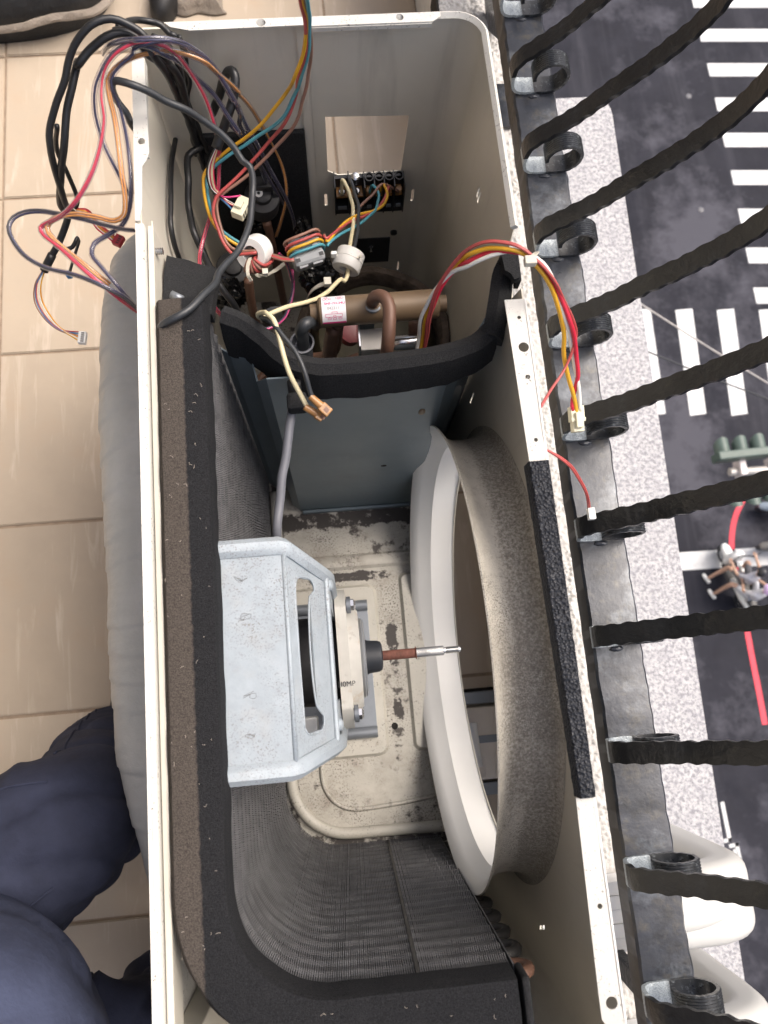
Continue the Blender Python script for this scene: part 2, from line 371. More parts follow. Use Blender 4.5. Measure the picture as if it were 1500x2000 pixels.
def strip_wall(path2, z0, z1, t):
    """a sheet that follows a 2D path and stands from z0 to z1"""
    bm = bmesh.new(); n = len(path2); L = []; Rr = []
    for i in range(n):
        a = Vector(path2[max(0, i - 1)]); b = Vector(path2[min(n - 1, i + 1)]); d = (b - a).normalized(); nn = Vector((-d.y, d.x)) * t / 2
        p = Vector(path2[i]); L.append(p + nn); Rr.append(p - nn)
    lo = [bm.verts.new((*p, z0)) for p in L + Rr[::-1]]; hi = [bm.verts.new((*p, z1)) for p in L + Rr[::-1]]
    m = len(lo)
    for k in range(m): bm.faces.new((lo[k], lo[(k + 1) % m], hi[(k + 1) % m], hi[k]))
    for i in range(n - 1):
        bm.faces.new((hi[i], hi[i + 1], hi[m - 2 - i], hi[m - 1 - i])); bm.faces.new((lo[m - 1 - i], lo[m - 2 - i], lo[i + 1], lo[i]))
    return bm
def arc2(cx, cy, r, a0, a1, n=8): return [(cx + r * math.cos(R(a0 + (a1 - a0) * k / n)), cy + r * math.sin(R(a0 + (a1 - a0) * k / n))) for k in range(n + 1)]
def skinbody(verts, edges, name, m, parent=None, sub=2, lump=0, ls=10):
    me = bpy.data.meshes.new('tmp'); me.from_pydata([v[0] for v in verts], edges, []); o = bpy.data.objects.new('tmp', me); C.objects.link(o)
    o.modifiers.new('s', 'SKIN')
    sv = me.skin_vertices[0].data
    for i, v in enumerate(verts):
        r = v[1]; sv[i].radius = r if isinstance(r, tuple) else (r, r); sv[i].use_root = (i == 0)
    s = o.modifiers.new('d', 'SUBSURF'); s.levels = sub
    bpy.context.view_layer.update()
    me2 = bpy.data.meshes.new_from_object(o.evaluated_get(bpy.context.evaluated_depsgraph_get()))
    bpy.data.objects.remove(o)
    if lump:
        nr = [v.normal.copy() for v in me2.vertices]
        for v, q in zip(me2.vertices, nr):
            p = v.co * ls; warp = Vector((noise.noise(p * .6), noise.noise(p * .6 + Vector((4, 0, 0))), noise.noise(p * .6 + Vector((0, 8, 0))))) * .9
            c1 = 1 - abs(noise.noise(p + warp)); c2 = 1 - abs(noise.noise(Vector((p.x * 1.6 + p.y, p.y * 2.6, p.z * 1.5)) + warp + Vector((3, 1, 7))))
            v.co += q * lump * (.55 * noise.noise(p * .8) + .5 * (c1 ** 4) - .75 * (c2 ** 8) + .3 * c2 ** 3)
    me2.materials.clear()
    return link(name, me2, m, parent, smooth=2)
def text_mesh(s, size, mtx=None, bold=0):
    cu = bpy.data.curves.new('tmp', 'FONT'); cu.body = s; cu.size = size; cu.align_x = 'CENTER'; cu.align_y = 'CENTER'; cu.offset = bold; cu.resolution_u = 3
    o = bpy.data.objects.new('tmp', cu); C.objects.link(o); bpy.context.view_layer.update()
    me = bpy.data.meshes.new_from_object(o.evaluated_get(bpy.context.evaluated_depsgraph_get())); bpy.data.objects.remove(o); bpy.data.curves.remove(cu)
    me.materials.clear()
    if mtx is not None: me.transform(mtx)
    return me
def dup(root, loc, label=None, group=None):
    r = root.copy(); C.objects.link(r); r.location = loc
    if label: r['label'] = label
    if group: r['group'] = group
    for ch in list(root.children):
        c = ch.copy(); C.objects.link(c); c.parent = r
        for g in ch.children:
            d = g.copy(); C.objects.link(d); d.parent = c
    return r
exec_parts = []

# ================================================================== THE SETTING
ZF = -0.66
floor = obj('balcony_floor', B(-2.2, .37, -3.2, 2.2, ZF - .12, ZF - .004), grout_m, kind='structure')
PITCH, TY0, TX0 = .2966, .6088, -.4013
tb = bmesh.new(); g = .0022
box(tb, g, PITCH - g, g, PITCH - g, -.008, 0)
bmesh.ops.bevel(tb, geom=[e for e in tb.edges if all(v.co.z > -.001 for v in e.verts)], offset=.0018, segments=2, affect='EDGES')
tme = bpy.data.meshes.new('tile'); tb.to_mesh(tme); tb.free(); tme.materials.append(tile_m)
for i in range(-6, 3):
    for j in range(-9, 5):
        x = TX0 + PITCH * i; y = TY0 + PITCH * (j - 1)
        me = tme
        if x > .35: continue
        if x + PITCH > .37:
            me = tme.copy()
            for v in me.vertices: v.co.x = min(v.co.x, .368 - x)
        o = bpy.data.objects.new('tile', me); C.objects.link(o)
        o.location = (x + random.uniform(-.0004, .0004), y + random.uniform(-.0004, .0004), ZF + random.uniform(-.0006, .0002)); o.parent = floor
tag(obj('unseen_house_wall', B(-2.4, -2.2, -3.2, 2.2, ZF - .12, 2.5), plaster, kind='structure'))  # unseen; put in with the ceiling to make the light directional
tag(obj('unseen_balcony_ceiling', B(-2.4, -.45, -3.2, 2.2, 2.5, 2.7), plaster, kind='structure'))  # unseen slab, added and shortened to shape the light reaching the unit
tag(obj('side_wall', B(-2.2, .33, 2.2, 2.4, ZF - .12, 2.5), plaster, kind='structure'))
# the parapet with its coarse stucco coping
par = thing('parapet_wall', 'low balcony parapet coated in coarse white stucco under the black railing', 'wall', (.42, -.5, ZF))
obj('wall', B(.37, .478, -3.2, 2.2, -3.2, -.41), stucco, par)
def stucco_top(x0, x1, y0, y1, z, st, amp):
    nx = int((x1 - x0) / st); ny = int((y1 - y0) / st); vs = []; fs = []
    for j in range(ny + 1):
        for i in range(nx + 1):
            x = x0 + (x1 - x0) * i / nx; y = y0 + (y1 - y0) * j / ny
            q = Vector((x * 150, y * 150, 3))
            d = noise.voronoi(q + Vector((noise.noise(q * .5), noise.noise(q * .5 + Vector((9, 2, 1))), 0)) * .5)[0]
            h = max(0, d[1] - d[0]); h = min(1, h * 1.9) * (.55 + .45 * noise.noise(q * .21))
            edge = min(1, (x - x0) / .004, (x1 - x) / .004)
            vs.append((x, y, z + amp * h - .004 * (1 - max(0, edge))))
    for j in range(ny):
        for i in range(nx):
            a = j * (nx + 1) + i; fs.append((a, a + 1, a + nx + 2, a + nx + 1))
    return vs, fs
cop = stucco_top(.347, .487, -1.05, .42, -.3625, .0015, .0052)
obj('coping', cop, stucco, par, smooth=2)
obj('coping_slab', B(.348, .486, -3.2, 2.2, -.41, -.364), stucco, par)
obj('coping_stain', B(.345, .3485, .1, .42, -.405, -.359), grime, par)
# the building's outer wall below and the rendered canopy over the ground floor shops
obj('building_wall', B(.2, .476, -9, 16, -18, -3.2), plaster, kind='structure')
def ledge_mesh():
    ol = [(.478, -2.2), (.772, -2.2), (.828, .62)] + arc2(.785, .625, .043, 0, 90, 6)[1:] + [(.478, .668)]
    ol = [(x + (.0355 * (1 - (y + 1.2) / 1.87) * -.0), y) for x, y in ol]
    me = plate(ol, [], .10, XY(-.95)); return me
led = link('canopy_ledge', ledge_mesh(), ledge_m, None, bevel=.006)
tag(led, 'speckled white rendered canopy ledge running outside and below the railing', 'ledge')
# street
ZR = -18
road = obj('road', B(-60, 90, -90, 90, ZR - .3, ZR), asphalt, kind='structure')
def quad_px(pts, h=.004):
    vs = [P(x, y, ZR) for x, y in pts]
    bm = bmesh.new(); lo = [bm.verts.new((v.x, v.y, ZR + .001)) for v in vs]; hi = [bm.verts.new((v.x, v.y, ZR + h + .001)) for v in vs]
    m = len(vs)
    for k in range(m): bm.faces.new((lo[k], lo[(k + 1) % m], hi[(k + 1) % m], hi[k]))
    bm.faces.new(hi); return bm
ys = [0, 68, 135, 203, 272, 345, 420, 496, 574]
for k in range(-2, 8):
    y0 = [-66, -66][0] if False else None
    yt = -10 + 67 * 1 if False else None
tops = [-82, -9, 57, 124, 191, 260, 333, 408, 484, 562]
hts = [24, 24, 24, 25, 26, 27, 28, 29, 30, 31]
xl = [1330, 1350, 1364, 1381, 1396, 1410, 1427, 1441, 1456, 1471]
cw = link('crosswalk', bpy.data.meshes.new('crosswalk'), paint_w, None, kind='structure')
for t, h, x in zip(tops, hts, xl):
    obj('stripe', quad_px([(x, t), (1800, t), (1800, t + h), (x + h * .22, t + h)]), paint_w, cw)
for x, w_ in ((1228, 42), (1319, 33), (1400, 33), (1482, 34), (1564, 34), (1646, 34)):
    s = 27 if x < 1300 else (24 + (0))
    obj('stripe', quad_px([(x, 606), (x + w_, 603), (x + w_ + s + 3, 808), (x + s + 5, 812)]), paint_w, cw)
obj('stop_line', quad_px([(1300, 1081), (1425, 1073), (1800, 1050), (1800, 1086), (1432, 1108), (1300, 1116)]), paint_w, road)
def ribbon_px(pts, wd):
    path = [p for p in catmull([P(x, y, ZR) for x, y in pts], .1)]
    T, _ = frames(path); bm = bmesh.new(); pr = None
    for p, t in zip(path, T):
        n = Vector((-t.y, t.x, 0)) * wd / 2
        a = [bm.verts.new((q.x, q.y, ZR + zz)) for q in (p + n, p - n) for zz in (.001, .005)]
        if pr:
            for i, j in ((0, 1), (1, 3), (3, 2), (2, 0)): bm.faces.new((pr[i], pr[j], a[j], a[i]))
        pr = a
    return bm
obj('red_line', ribbon_px([(1452, 975), (1436, 1010), (1429, 1060), (1438, 1120), (1457, 1220), (1470, 1290), (1482, 1350), (1494, 1415)], .135), paint_r, road)
# outline strokes of a painted road character, mostly hidden by the canopy
def strokes(ls, wd=7):
    for a, b in ls:
        a = Vector(a); b = Vector(b); d = (b - a).normalized() * wd / 2; n = Vector((-d.y, d.x))
        obj('painted_character_stroke', quad_px([a - d + n, b + d + n, b + d - n, a - d - n]), paint_w, road)
strokes([((1411, 1570), (1425, 1640)), ((1425, 1640), (1417, 1642)), ((1428, 1652), (1439, 1650)), ((1439, 1650), (1447, 1690)), ((1447, 1690), (1434, 1693)), ((1436, 1662), (1442, 1680)),
         ((1438, 1709), (1450, 1707)), ((1450, 1707), (1453, 1740)), ((1440, 1722), (1444, 1760))])
for x, y in ((1345, 188), (1369, 410)):
    q = P(x, y, ZR); mh = tag(LA('road_stud', [(0, .085), (.012, .08), (.02, .05), (.021, 0)], (q.x, q.y, ZR), (0, 0, 1), M('worn_stud_%d' % x, (.10, .10, .11), .6), None, 20),
        'pale round stud on the dark road, %s' % ('beside the third crosswalk stripe' if y < 300 else 'nearer the rails than the other stud'), 'stud', group='road studs')

# ================================================================== THE RAILING
rail = thing('balcony_railing', 'hammered black wrought iron railing with curled picket feet above the white coping', 'railing', (.43, -.4, -.283))
def rail_bm():
    bm = bmesh.new(); n = 420; rings = []
    for i in range(n + 1):
        y = -1.25 + 1.85 * i / n
        e = lambda s: .0016 * noise.noise(Vector((y * 28, s, 0))) + .0011 * noise.noise(Vector((y * 75, s, 5)))
        pr = [(.4045 + e(1) * .5, -.283), (.4045 + e(1), -.2535), (.407 + e(1), -.2505 + e(2) * .4), (.430, -.2498 + e(7) * .35), (.4555 + e(3), -.2508 + e(4) * .4), (.458 + e(3) * 1.3, -.254), (.458 + e(3), -.283)]
        rings.append([bm.verts.new((x, y, z)) for x, z in pr])
    for a, b in zip(rings, rings[1:]):
        for k in range(7): f = bm.faces.new((a[k], a[(k + 1) % 7], b[(k + 1) % 7], b[k])); f.material_index = 1 if k == 0 else 0
    return bm
obj('bottom_rail', rail_bm(), [iron, iron_side], rail, smooth=True)
PROFILE = [(.452, .46), (.500, .34), (.545, .2), (.558, .09), (.549, .0), (.536, -.042), (.508, -.087), (.476, -.126), (.446, -.164), (.422, -.187), (.4065, -.201), (.4005, -.212), (.3992, -.222)]
def picket_bm(k):
    """flat hammered bar: down the belly, round the foot"""
    path = catmull([Vector((x, 0, z)) for x, z in PROFILE], .0028)
    bm = bmesh.new(); T, _ = frames(path); rings = []; L = 0
    for i, (p, t) in enumerate(zip(path, T)):
        if i: L += (p - path[i - 1]).length
        nrm = Vector((t.z, 0, -t.x))
        ph = 1.3 * noise.noise(Vector((L * 25, k * 3.1, 1))); s = (.5 + .5 * math.sin(L * 2 * PI / .0175 + k + ph)) * (.7 + .6 * noise.noise(Vector((L * 40, k, 8)))); s2 = (.5 + .5 * math.sin(L * 2 * PI / .0175 + PI * .9 + k * 2 - ph)) * (.7 + .6 * noise.noise(Vector((L * 40, k, 12))))
        wL = .0108 - .0018 * s + .0006 * noise.noise(Vector((L * 90, k, 0))); wR = .0108 - .0018 * s2 + .0006 * noise.noise(Vector((L * 90, k, 4)))
        th = .0036
        d1 = .0006 * noise.noise(Vector((L * 60, k, 9))); d2 = .0006 * noise.noise(Vector((L * 70, k, 3)))
        prof = [(-wL, -th * .9), (-wL, .55 * th), (-wL + .0016, th * .98), (-wL * .35, th * .98 + d1), (wR * .35, th * .98 + d2), (wR - .0016, th * .98), (wR, .55 * th), (wR, -th * .9), (wR * .3, -th), (-wL * .3, -th)]
        rings.append([bm.verts.new(p + Vector((0, a, 0)) + nrm * -b) for a, b in prof])
    for a, b in zip(rings, rings[1:]):
        for q in range(10): bm.faces.new((a[q], a[(q + 1) % 10], b[(q + 1) % 10], b[q]))
    bm.faces.new(rings[0]); bm.faces.new(rings[-1]); return bm
def foot_bm(part, k):
    bm = bmesh.new(); path = []
    if part == 'lap':
        pts = [(.3992, -.2215), (.3998, -.232), (.4035, -.2415), (.410, -.2462), (.420, -.2475), (.434, -.2477)]
    else:
        cx, cz, r = .4455, -.2258, .0218
        pts = [(.430, -.2474)] + [(cx + r * f * math.cos(R(a)), cz + r * f * math.sin(R(a))) for a, f in ((-95, 1), (-60, 1.0), (-20, 1.0), (20, .99), (60, .97), (95, .95), (130, .92), (165, .89), (192, .86))]
    path = catmull([Vector((x, 0, z)) for x, z in pts], .0012)
    T, _ = frames(path); rings = []
    for i, (p, t) in enumerate(zip(path, T)):
        nrm = Vector((-t.z, 0, t.x)); th = .0017; m = 17; pr = []
        wj = .0108 + .0005 * noise.noise(Vector((i * .3, k, 2)))
        for q in range(m):
            a = -wj + 2 * wj * q / (m - 1)
            pr.append((a, th * (1 if part != 'lap' else 1.2) + (.0011 * (q % 2) if part != 'lap' else .0004 * noise.noise(Vector((i * .4, a * 400, k))))))
        rings.append([bm.verts.new(p + Vector((0, a, 0)) - nrm * b) for a, b in pr] + [bm.verts.new(p + Vector((0, s * wj, 0)) + nrm * th) for s in (1, -1)])
    # the ribs run along the outside of the curl
    for a, b in zip(rings, rings[1:]):
        n = len(a)
        for q in range(n): bm.faces.new((a[q], a[(q + 1) % n], b[(q + 1) % n], b[q]))
    bm.faces.new(rings[0]); bm.faces.new(rings[-1]); return bm
def blob_bm(k):
    bm = bmesh.new(); bmesh.ops.create_icosphere(bm, subdivisions=3, radius=1)
    for v in bm.verts:
        f = 1 + .3 * noise.noise(v.co * 2.2 + Vector((k, 0, 0)))
        v.co = Vector((.429 + v.co.x * .0075 * f, -.0135 + v.co.y * .0032 * f, -.2500 + v.co.z * .0022 * f))
    return bm
for k in range(-2, 12):
    y = .137 - .1142 * k + random.uniform(-.0012, .0012)
    for nm, bm, mm, sm in (('picket', picket_bm(k), iron_bar, True), ('curled_foot', foot_bm('curl', k), scrollm, True), ('lapped_foot', foot_bm('lap', k), lap_sheen_m, True), ('weld_bead', blob_bm(k), iron, 2)):
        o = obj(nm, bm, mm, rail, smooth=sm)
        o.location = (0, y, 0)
obj('top_rail', B(.425, .475, -1.4, .75, .455, .475), iron, rail, bevel=.004)
for a_, b_ in ((P(1200, 1850, -.352), P(1250, 1922, -.277)), (P(985, 30, -.352), P(1010, -30, -.277)), (P(955, 10, -.352), P(985, 60, -.277))):
    obj('support_foot', sweep(bmesh.new(), [a_, a_.lerp(b_, .5) + Vector((-.004, 0, -.006)), b_], 1, prof=[(-.012, -.006), (.012, -.006), (.012, .006), (-.012, .006)], up=Vector((0, 1, 0))), iron_bar, rail, bevel=.002)
obj('fixing_plate', B(.362, .43, .165, .235, -.361, -.354), iron, rail, bevel=.001)
obj('fixing_plate', B(.352, .40, .245, .305, -.361, -.354), iron, rail, bevel=.001)
LA('anchor_bolt', [(0, .007), (.002, .007), (.002, .0045), (.006, .0045), (.006, .003), (.012, .003), (.012, 0)], (.372, .272, -.354), (0, 0, 1), steel, rail, 12)
# white duct covers that carry the pipes over the parapet
def duct(yc, label):
    t = thing('pipe_duct_cover', label, 'duct', (.42, yc, -.36), group='white pipe duct covers over the parapet')
    bm = bmesh.new(); n = 16
    for i in range(5):
        y0 = yc - .035 + .014 * i
        box(bm, .33, .474, y0 + .0004, y0 + .0136, -.357, -.322 + (.0015 if i % 2 else 0))
    obj('ribbed_duct', bm, pvc2, t)
    # rounded elbow hood that turns down the outer face
    prof = []
    path = [Vector((.470, yc, -.338)), Vector((.50, yc, -.338)), Vector((.525, yc, -.340)), Vector((.545, yc, -.350)), Vector((.556, yc, -.368)), Vector((.559, yc, -.40)), Vector((.559, yc, -.47)), Vector((.559, yc, -.60)), Vector((.559, yc, -.80))]
    pr = rrect(-.042, .042, -.024, .024, .018, 5)
    obj('elbow_hood', sweep(bmesh.new(), catmull(path, .006), 1, prof=pr, up=Vector((0, 1, 0))), pvc, t, smooth=2)
    cpth = [Vector((.468, yc + .012, -.331)), Vector((.497, yc + .012, -.331)), Vector((.520, yc + .012, -.333)), Vector((.536, yc + .012, -.339)), Vector((.543, yc + .012, -.346))]
    obj('collar', sweep(bmesh.new(), catmull(cpth, .004), lambda f, L: 1 - .35 * f ** 2, prof=rrect(-.034, .026, -.0185, .0235, .012, 5), up=Vector((0, 1, 0))), pvc, t, smooth=2)
    obj('collar_rib', sweep(bmesh.new(), catmull([Vector((.470, yc + .040, -.3100)), Vector((.505, yc + .036, -.3095)), Vector((.528, yc + .026, -.3130)), Vector((.543, yc + .020, -.3220))], .003), .0022, 8), pvc, t, smooth=2)
    return t
duct(-.842, 'white plastic duct cover crossing the parapet, upper of two at the bottom of the railing')
duct(-.990, 'white plastic duct cover crossing the parapet, lower of two in the bottom corner')

# ================================================================== THE OPENED AIR CONDITIONER
W_, L_, ZB = .305, .872, -.50          # depth, length, height of the base pan floor
ac = thing('outdoor_air_conditioner', 'opened cream outdoor air conditioner without its lid, coil, motor and wiring exposed', 'air conditioner', (.15, -.44, -.53))
RC = .026
# --- end panel at the service end: window, slots, holes
win = [(.164, -.120), (.2515, -.1235), (.2487, -.2040), (.2483, -.212), (.176, -.214), (.164, -.206)]
slots = [[(x, z), (x + .0035, z), (x + .0035, z - .022), (x, z - .022)] for x, z in ((.1585, -.248), (.2655, -.248), (.2575, -.408))]
holes = [circ(.2465, -.334, .0022, 10), circ(.2445, -.263, .0022, 10), circ(.219, -.266, .0018, 8), circ(.214, -.266, .0018, 8)]
link('end_panel', plate([(.1505, -.004), (W_ - RC, -.004), (W_ - RC, -.505), (.1505, -.505)], [win] + slots + holes, .0012, XZ(-.0006)), inner, ac)
obj('corner_sheet', strip_wall(arc2(W_ - RC, -RC - .0006, RC, 90, 0, 8), -.505, -.004, .0012), inner, ac, smooth=True)
obj('end_panel', B(-.0004, .142, -.0012, .0008, -.505, -.004), inner, ac)
obj('panel_seam', sweep(bmesh.new(), [Vector((.1463, -.0006, -.504)), Vector((.1463, -.0006, -.004))], 1, prof=[(-.0046, -.003), (-.0046, .001), (-.002, .0045), (.002, .0045), (.0046, .001), (.0046, -.003)], up=Vector((1, 0, 0))), inner, ac, smooth=True)
obj('seam_lip', B(.1512, .1530, -.0040, -.0014, -.503, -.006), inner, ac)
obj('window_rim', B(.160, .2565, .0006, .0020, -.1185, -.1165), inner, ac)
obj('cover_plate', B(.196, .2425, -.0032, -.0014, -.404, -.345), matteblack, ac, bevel=.0008)
LA('screw', [(0, .003), (.004, .003), (.0045, .002), (.012, .002), (.012, 0)], (.2165, -.0034, -.358), (0, -1, 0), steel, ac, 10)
LA('rubber_plug', [(0, .0045), (.003, .0045), (.004, .003), (.004, 0)], (.2465, -.0014, -.334), (0, -1, 0), blackp, ac, 12)
# --- long front panel with the fan opening
YC, ZC = -.545, -.268
fh = circ(YC, ZC, .219, 72)
link('front_panel', plate([(-RC, -.0045), (-.215, -.0045), (-.222, -.030), (-.262, -.034), (-.268, -.006), (-.816, -.006), (-.84, -.0045), (-L_ + RC, -.0045), (-L_ + RC, -.505), (-RC, -.505)],
     [fh, [(-.115, -.085), (-.1185, -.085), (-.1185, -.100), (-.115, -.100)], [(-.1205, -.085), (-.124, -.085), (-.124, -.100), (-.1205, -.100)],
      [(-.276, -.216), (-.279, -.214), (-.2815, -.236), (-.279, -.238)], [(-.802, -.189), (-.806, -.191), (-.811, -.2085), (-.8065, -.206)],
      [(-.338, -.0175), (-.341, -.0175), (-.346, -.043), (-.343, -.043)]], .0012, YZ(W_ - .0006)), inner, ac)
obj('corner_sheet', strip_wall(arc2(W_ - RC, -L_ + RC, RC, 0, -90, 8), -.505, -.004, .0012), inner, ac, smooth=True)
obj('end_panel', B(.012, W_ - RC, -L_ - .0006, -L_ + .0006, -.505, -.004), inner, ac)
# folded rims of the front panel
def flange(name, outline, hl, z, t=.0014, m=flange_m): return link(name, plate(outline, hl, t, XY(z)), m, ac, bevel=.0003)
def hp(x, y, r): q = P(x, y, -.002); return circ(q.x - .0065, q.y, r, 18)
flange('rim_flange', [(.2878, -.2795), (.3043, -.2795), (.3043, -.4195), (.2905, -.4195)], [hp(1014, 620, .0016), hp(1023, 678, .0042), hp(1031, 736, .0020), hp(1047, 859, .0016)], -.0026)
flange('rim_flange', [(.2915, -.6655), (.3043, -.6655), (.3043, -.8140), (.2945, -.8140), (.2890, -.806), (.2890, -.790)], [hp(1172, 1770, .0018), hp(1195, 1959, .0040)], -.0026)
obj('rim_edge', sweep(bmesh.new(), [Vector((W_ - .0005, y, -.0035)) for y in (-.2795, -.40, -.55, -.70, -L_ + RC)], 1, prof=[(-.0012, -.0035), (.0012, -.0035), (.0016, 0), (.0010, .0016), (-.0010, .0016), (-.0016, 0)], up=Vector((1, 0, 0))), white_in, ac)
# rolled rim of the service end: front edge, corner, end
rim = [Vector((W_ - .0006, y, -.002)) for y in (-.2145, -.15, -.08, -RC)] + [Vector((x, y, -.002)) for x, y in arc2(W_ - RC, -RC - .0006, RC, 0, 90, 8)[1:]] + [Vector((x, -.0006, -.002)) for x in (.25, .20, .10, .030)]
obj('rolled_rim', sweep(bmesh.new(), rim, 1, prof=[(-.0024, -.003), (.0024, -.003), (.0028, .0005), (.0015, .0024), (-.0015, .0024), (-.0028, .0005)], up=Vector((0, 0, 1)).orthogonal() if False else None), flange_m, ac)
flange('end_flange', [(.0365, -.0005), (.268, -.0005), (.2685, -.0055), (.2615, -.0105), (.1495, -.0105), (.1485, -.0090), (.050, -.0100), (.0335, -.0055), (.028, -.0005)], [circ(.1118, -.0048, .0040, 18), circ(.2337, -.0048, .0034, 18)], .0012)
obj('flange_step', B(.1490, .2610, -.0113, -.0103, -.0035, .0004), flange_m, ac)
# sponge strip stuck on the front rim
sp = bmesh.new(); n = 60
rg = []
for i in range(n + 1):
    y = -.418 - (.6655 - .418) * i / n; j = .0006 * noise.noise(Vector((y * 160, 0, 0)))
    x0 = .2885 + (.2935 - .2885) * i / n
    rg.append([sp.verts.new((x, y, z)) for x, z in ((x0 + j, -.012), (x0 + j, .0012), (x0 + .001 + j, .0024), (W_ - .0012 + j, .0026), (W_ - .0002 + j, .0012), (W_ - .0002, -.0042))])
for a, b in zip(rg, rg[1:]):
    for k in range(6): sp.faces.new((a[k], a[(k + 1) % 6], b[(k + 1) % 6], b[k]))
sp.faces.new(rg[0]); sp.faces.new(rg[-1])
obj('rim_sponge_strip', sp, rubber_strip, ac, smooth=True)
# --- rear: corner piece with its broad top flange, then the slim rear frame
obj('rear_panel', B(-.0006, .0006, -.196, -.004, -.505, -.003), inner, ac)
flange('rear_flange', [(-.0002, -.0335), (.0102, -.0335), (.0125, -.127), (.0105, -.134), (.0065, -.140), (.0055, -.178), (.0035, -.1905), (-.0002, -.1905)], [circ(.0064, -.1165, .0030, 16)], -.0005)
obj('flange_lip', B(.0092, .0104, -.126, -.034, -.010, -.0014), flange_m, ac)
obj('overlap_sheet', B(.0010, .0022, -.255, -.166, -.30, -.012), inner, ac)
obj('overlap_sheet', B(.0095, .0105, -.255, -.182, -.30, -.014), inner, ac)
obj('rear_frame', sweep(bmesh.new(), [Vector((0, y, 0)) for y in (-.1925, -.3, -.5, -.7, -L_ + .002)], 1, prof=[(-.0006, -.49), (.0006, -.49), (.0008, -.0026), (.0026, -.0010), (.0060, -.0012), (.0066, -.0040), (.0066, -.030), (.0056, -.030), (.0056, -.0048), (.0030, -.0020), (-.0002, -.0002)], up=Vector((1, 0, 0))), flange_m, ac)
obj('inner_bar', B(.0074, .0122, -.800, -.19, -.036, -.008), cream, ac, bevel=.0008)
obj('frame_return', B(.001, .020, -L_ + .001, -.803, -.50, -.012), cream, ac, bevel=.001)
def screw(p, ax, l=.010, nm='screw'):
    pr = [(0, .0034), (.001, .0034), (.0014, .0024)]
    h = .002
    while h < l: pr += [(h, .0022), (h + .0005, .0030), (h + .001, .0022)]; h += .0014
    LA(nm, pr + [(l, 0)], p, ax, steel, ac, 10)
screw((.0086, -.2105, -.014), (1, 0, 0)); screw((.018, -.822, -.032), (1, 0, 0), .012)
# --- base pan
obj('base_pan', B(.0015, W_ - .0145, -L_ + .002, -.002, ZB - .004, ZB), basem, ac)
rimp = [Vector((.058, -.30, ZB + .004)), Vector((.058, -.45, ZB + .004)), Vector((.058, -.64, ZB + .004))] + [Vector((x, y, ZB + .004)) for x, y in arc2(.130, -.690, .072, 180, 270, 8)] + [Vector((.18, -.763, ZB + .004)), Vector((.29, -.765, ZB + .004))]
obj('pan_bead', sweep(bmesh.new(), catmull(rimp, .008), .0075, 8), padm, ac, smooth=2)
def pad(nm, x0, x1, y0, y1, h, m, r=.014, par=ac):
    bm = bmesh.new(); n = len(rrect(0, 1, 0, 1, .1))
    a = rrect(x0, x1, y0, y1, r); b = rrect(x0 + .004, x1 - .004, y0 + .004, y1 - .004, r * .8)
    lo = [bm.verts.new((x, y, ZB)) for x, y in a]; hi = [bm.verts.new((x, y, ZB + h)) for x, y in b]
    for k in range(n): bm.faces.new((lo[k], lo[(k + 1) % n], hi[(k + 1) % n], hi[k]))
    bm.faces.new(hi); return obj(nm, bm, m, par, smooth=True)
pad('pressed_pad', .065, .190, -.670, -.440, .006, padm)
pad('pressed_pad', .222, .268, -.668, -.428, .007, padm, .010)
pad('pressed_pad', .075, .262, -.418, -.396, .004, basem, .008)
arcp = [Vector((.098, -.668, ZB + .001))] + [Vector((x, y, ZB + .001)) for x, y in arc2(.142, -.690, .044, 180, 268, 7)] + [Vector((.205, -.731, ZB + .001)), Vector((.266, -.724, ZB + .001))]
obj('pressed_groove', sweep(bmesh.new(), catmull(arcp, .006), .0028, 6), basem, ac, smooth=2)
LA('drain_hole', [(0, .0045), (.0004, .0045), (.0004, 0)], (P(771, 1418, ZB).x, P(771, 1418, ZB).y, ZB), (0, 0, 1), grime, ac, 14)
# --- fan ring: a rolled bell mouth standing inside the front panel
def ring():
    pr = [(-.0002, .2215), (-.008, .2205), (-.022, .2185), (-.0300, .2185), (-.0306, .2192), (-.044, .2255), (-.0525, .2330), (-.0550, .2385), (-.0538, .2392), (-.0508, .2345), (-.0448, .2268), (-.035, .2222), (-.022, .2212), (-.012, .2226), (-.0065, .2243), (-.0028, .2280), (-.0009, .2350), (-.0004, .2350)]
    return lathe(bmesh.new(), pr, (W_ - .001, YC, ZC), (1, 0, 0), 128)
rb = ring()
for f in rb.faces:
    c = f.calc_center_median(); rad = Vector((c.y - YC, c.z - ZC)); f.normal_update()
    f.material_index = 0
bmesh.ops.recalc_face_normals(rb, faces=rb.faces[:])
for f in rb.faces:
    c = f.calc_center_median(); f.material_index = 1 if f.normal.yz.dot(Vector((c.y - YC, c.z - ZC))) > 0 else 0
ringo = obj('fan_ring', rb, [white_in, dusty], ac, smooth=True)
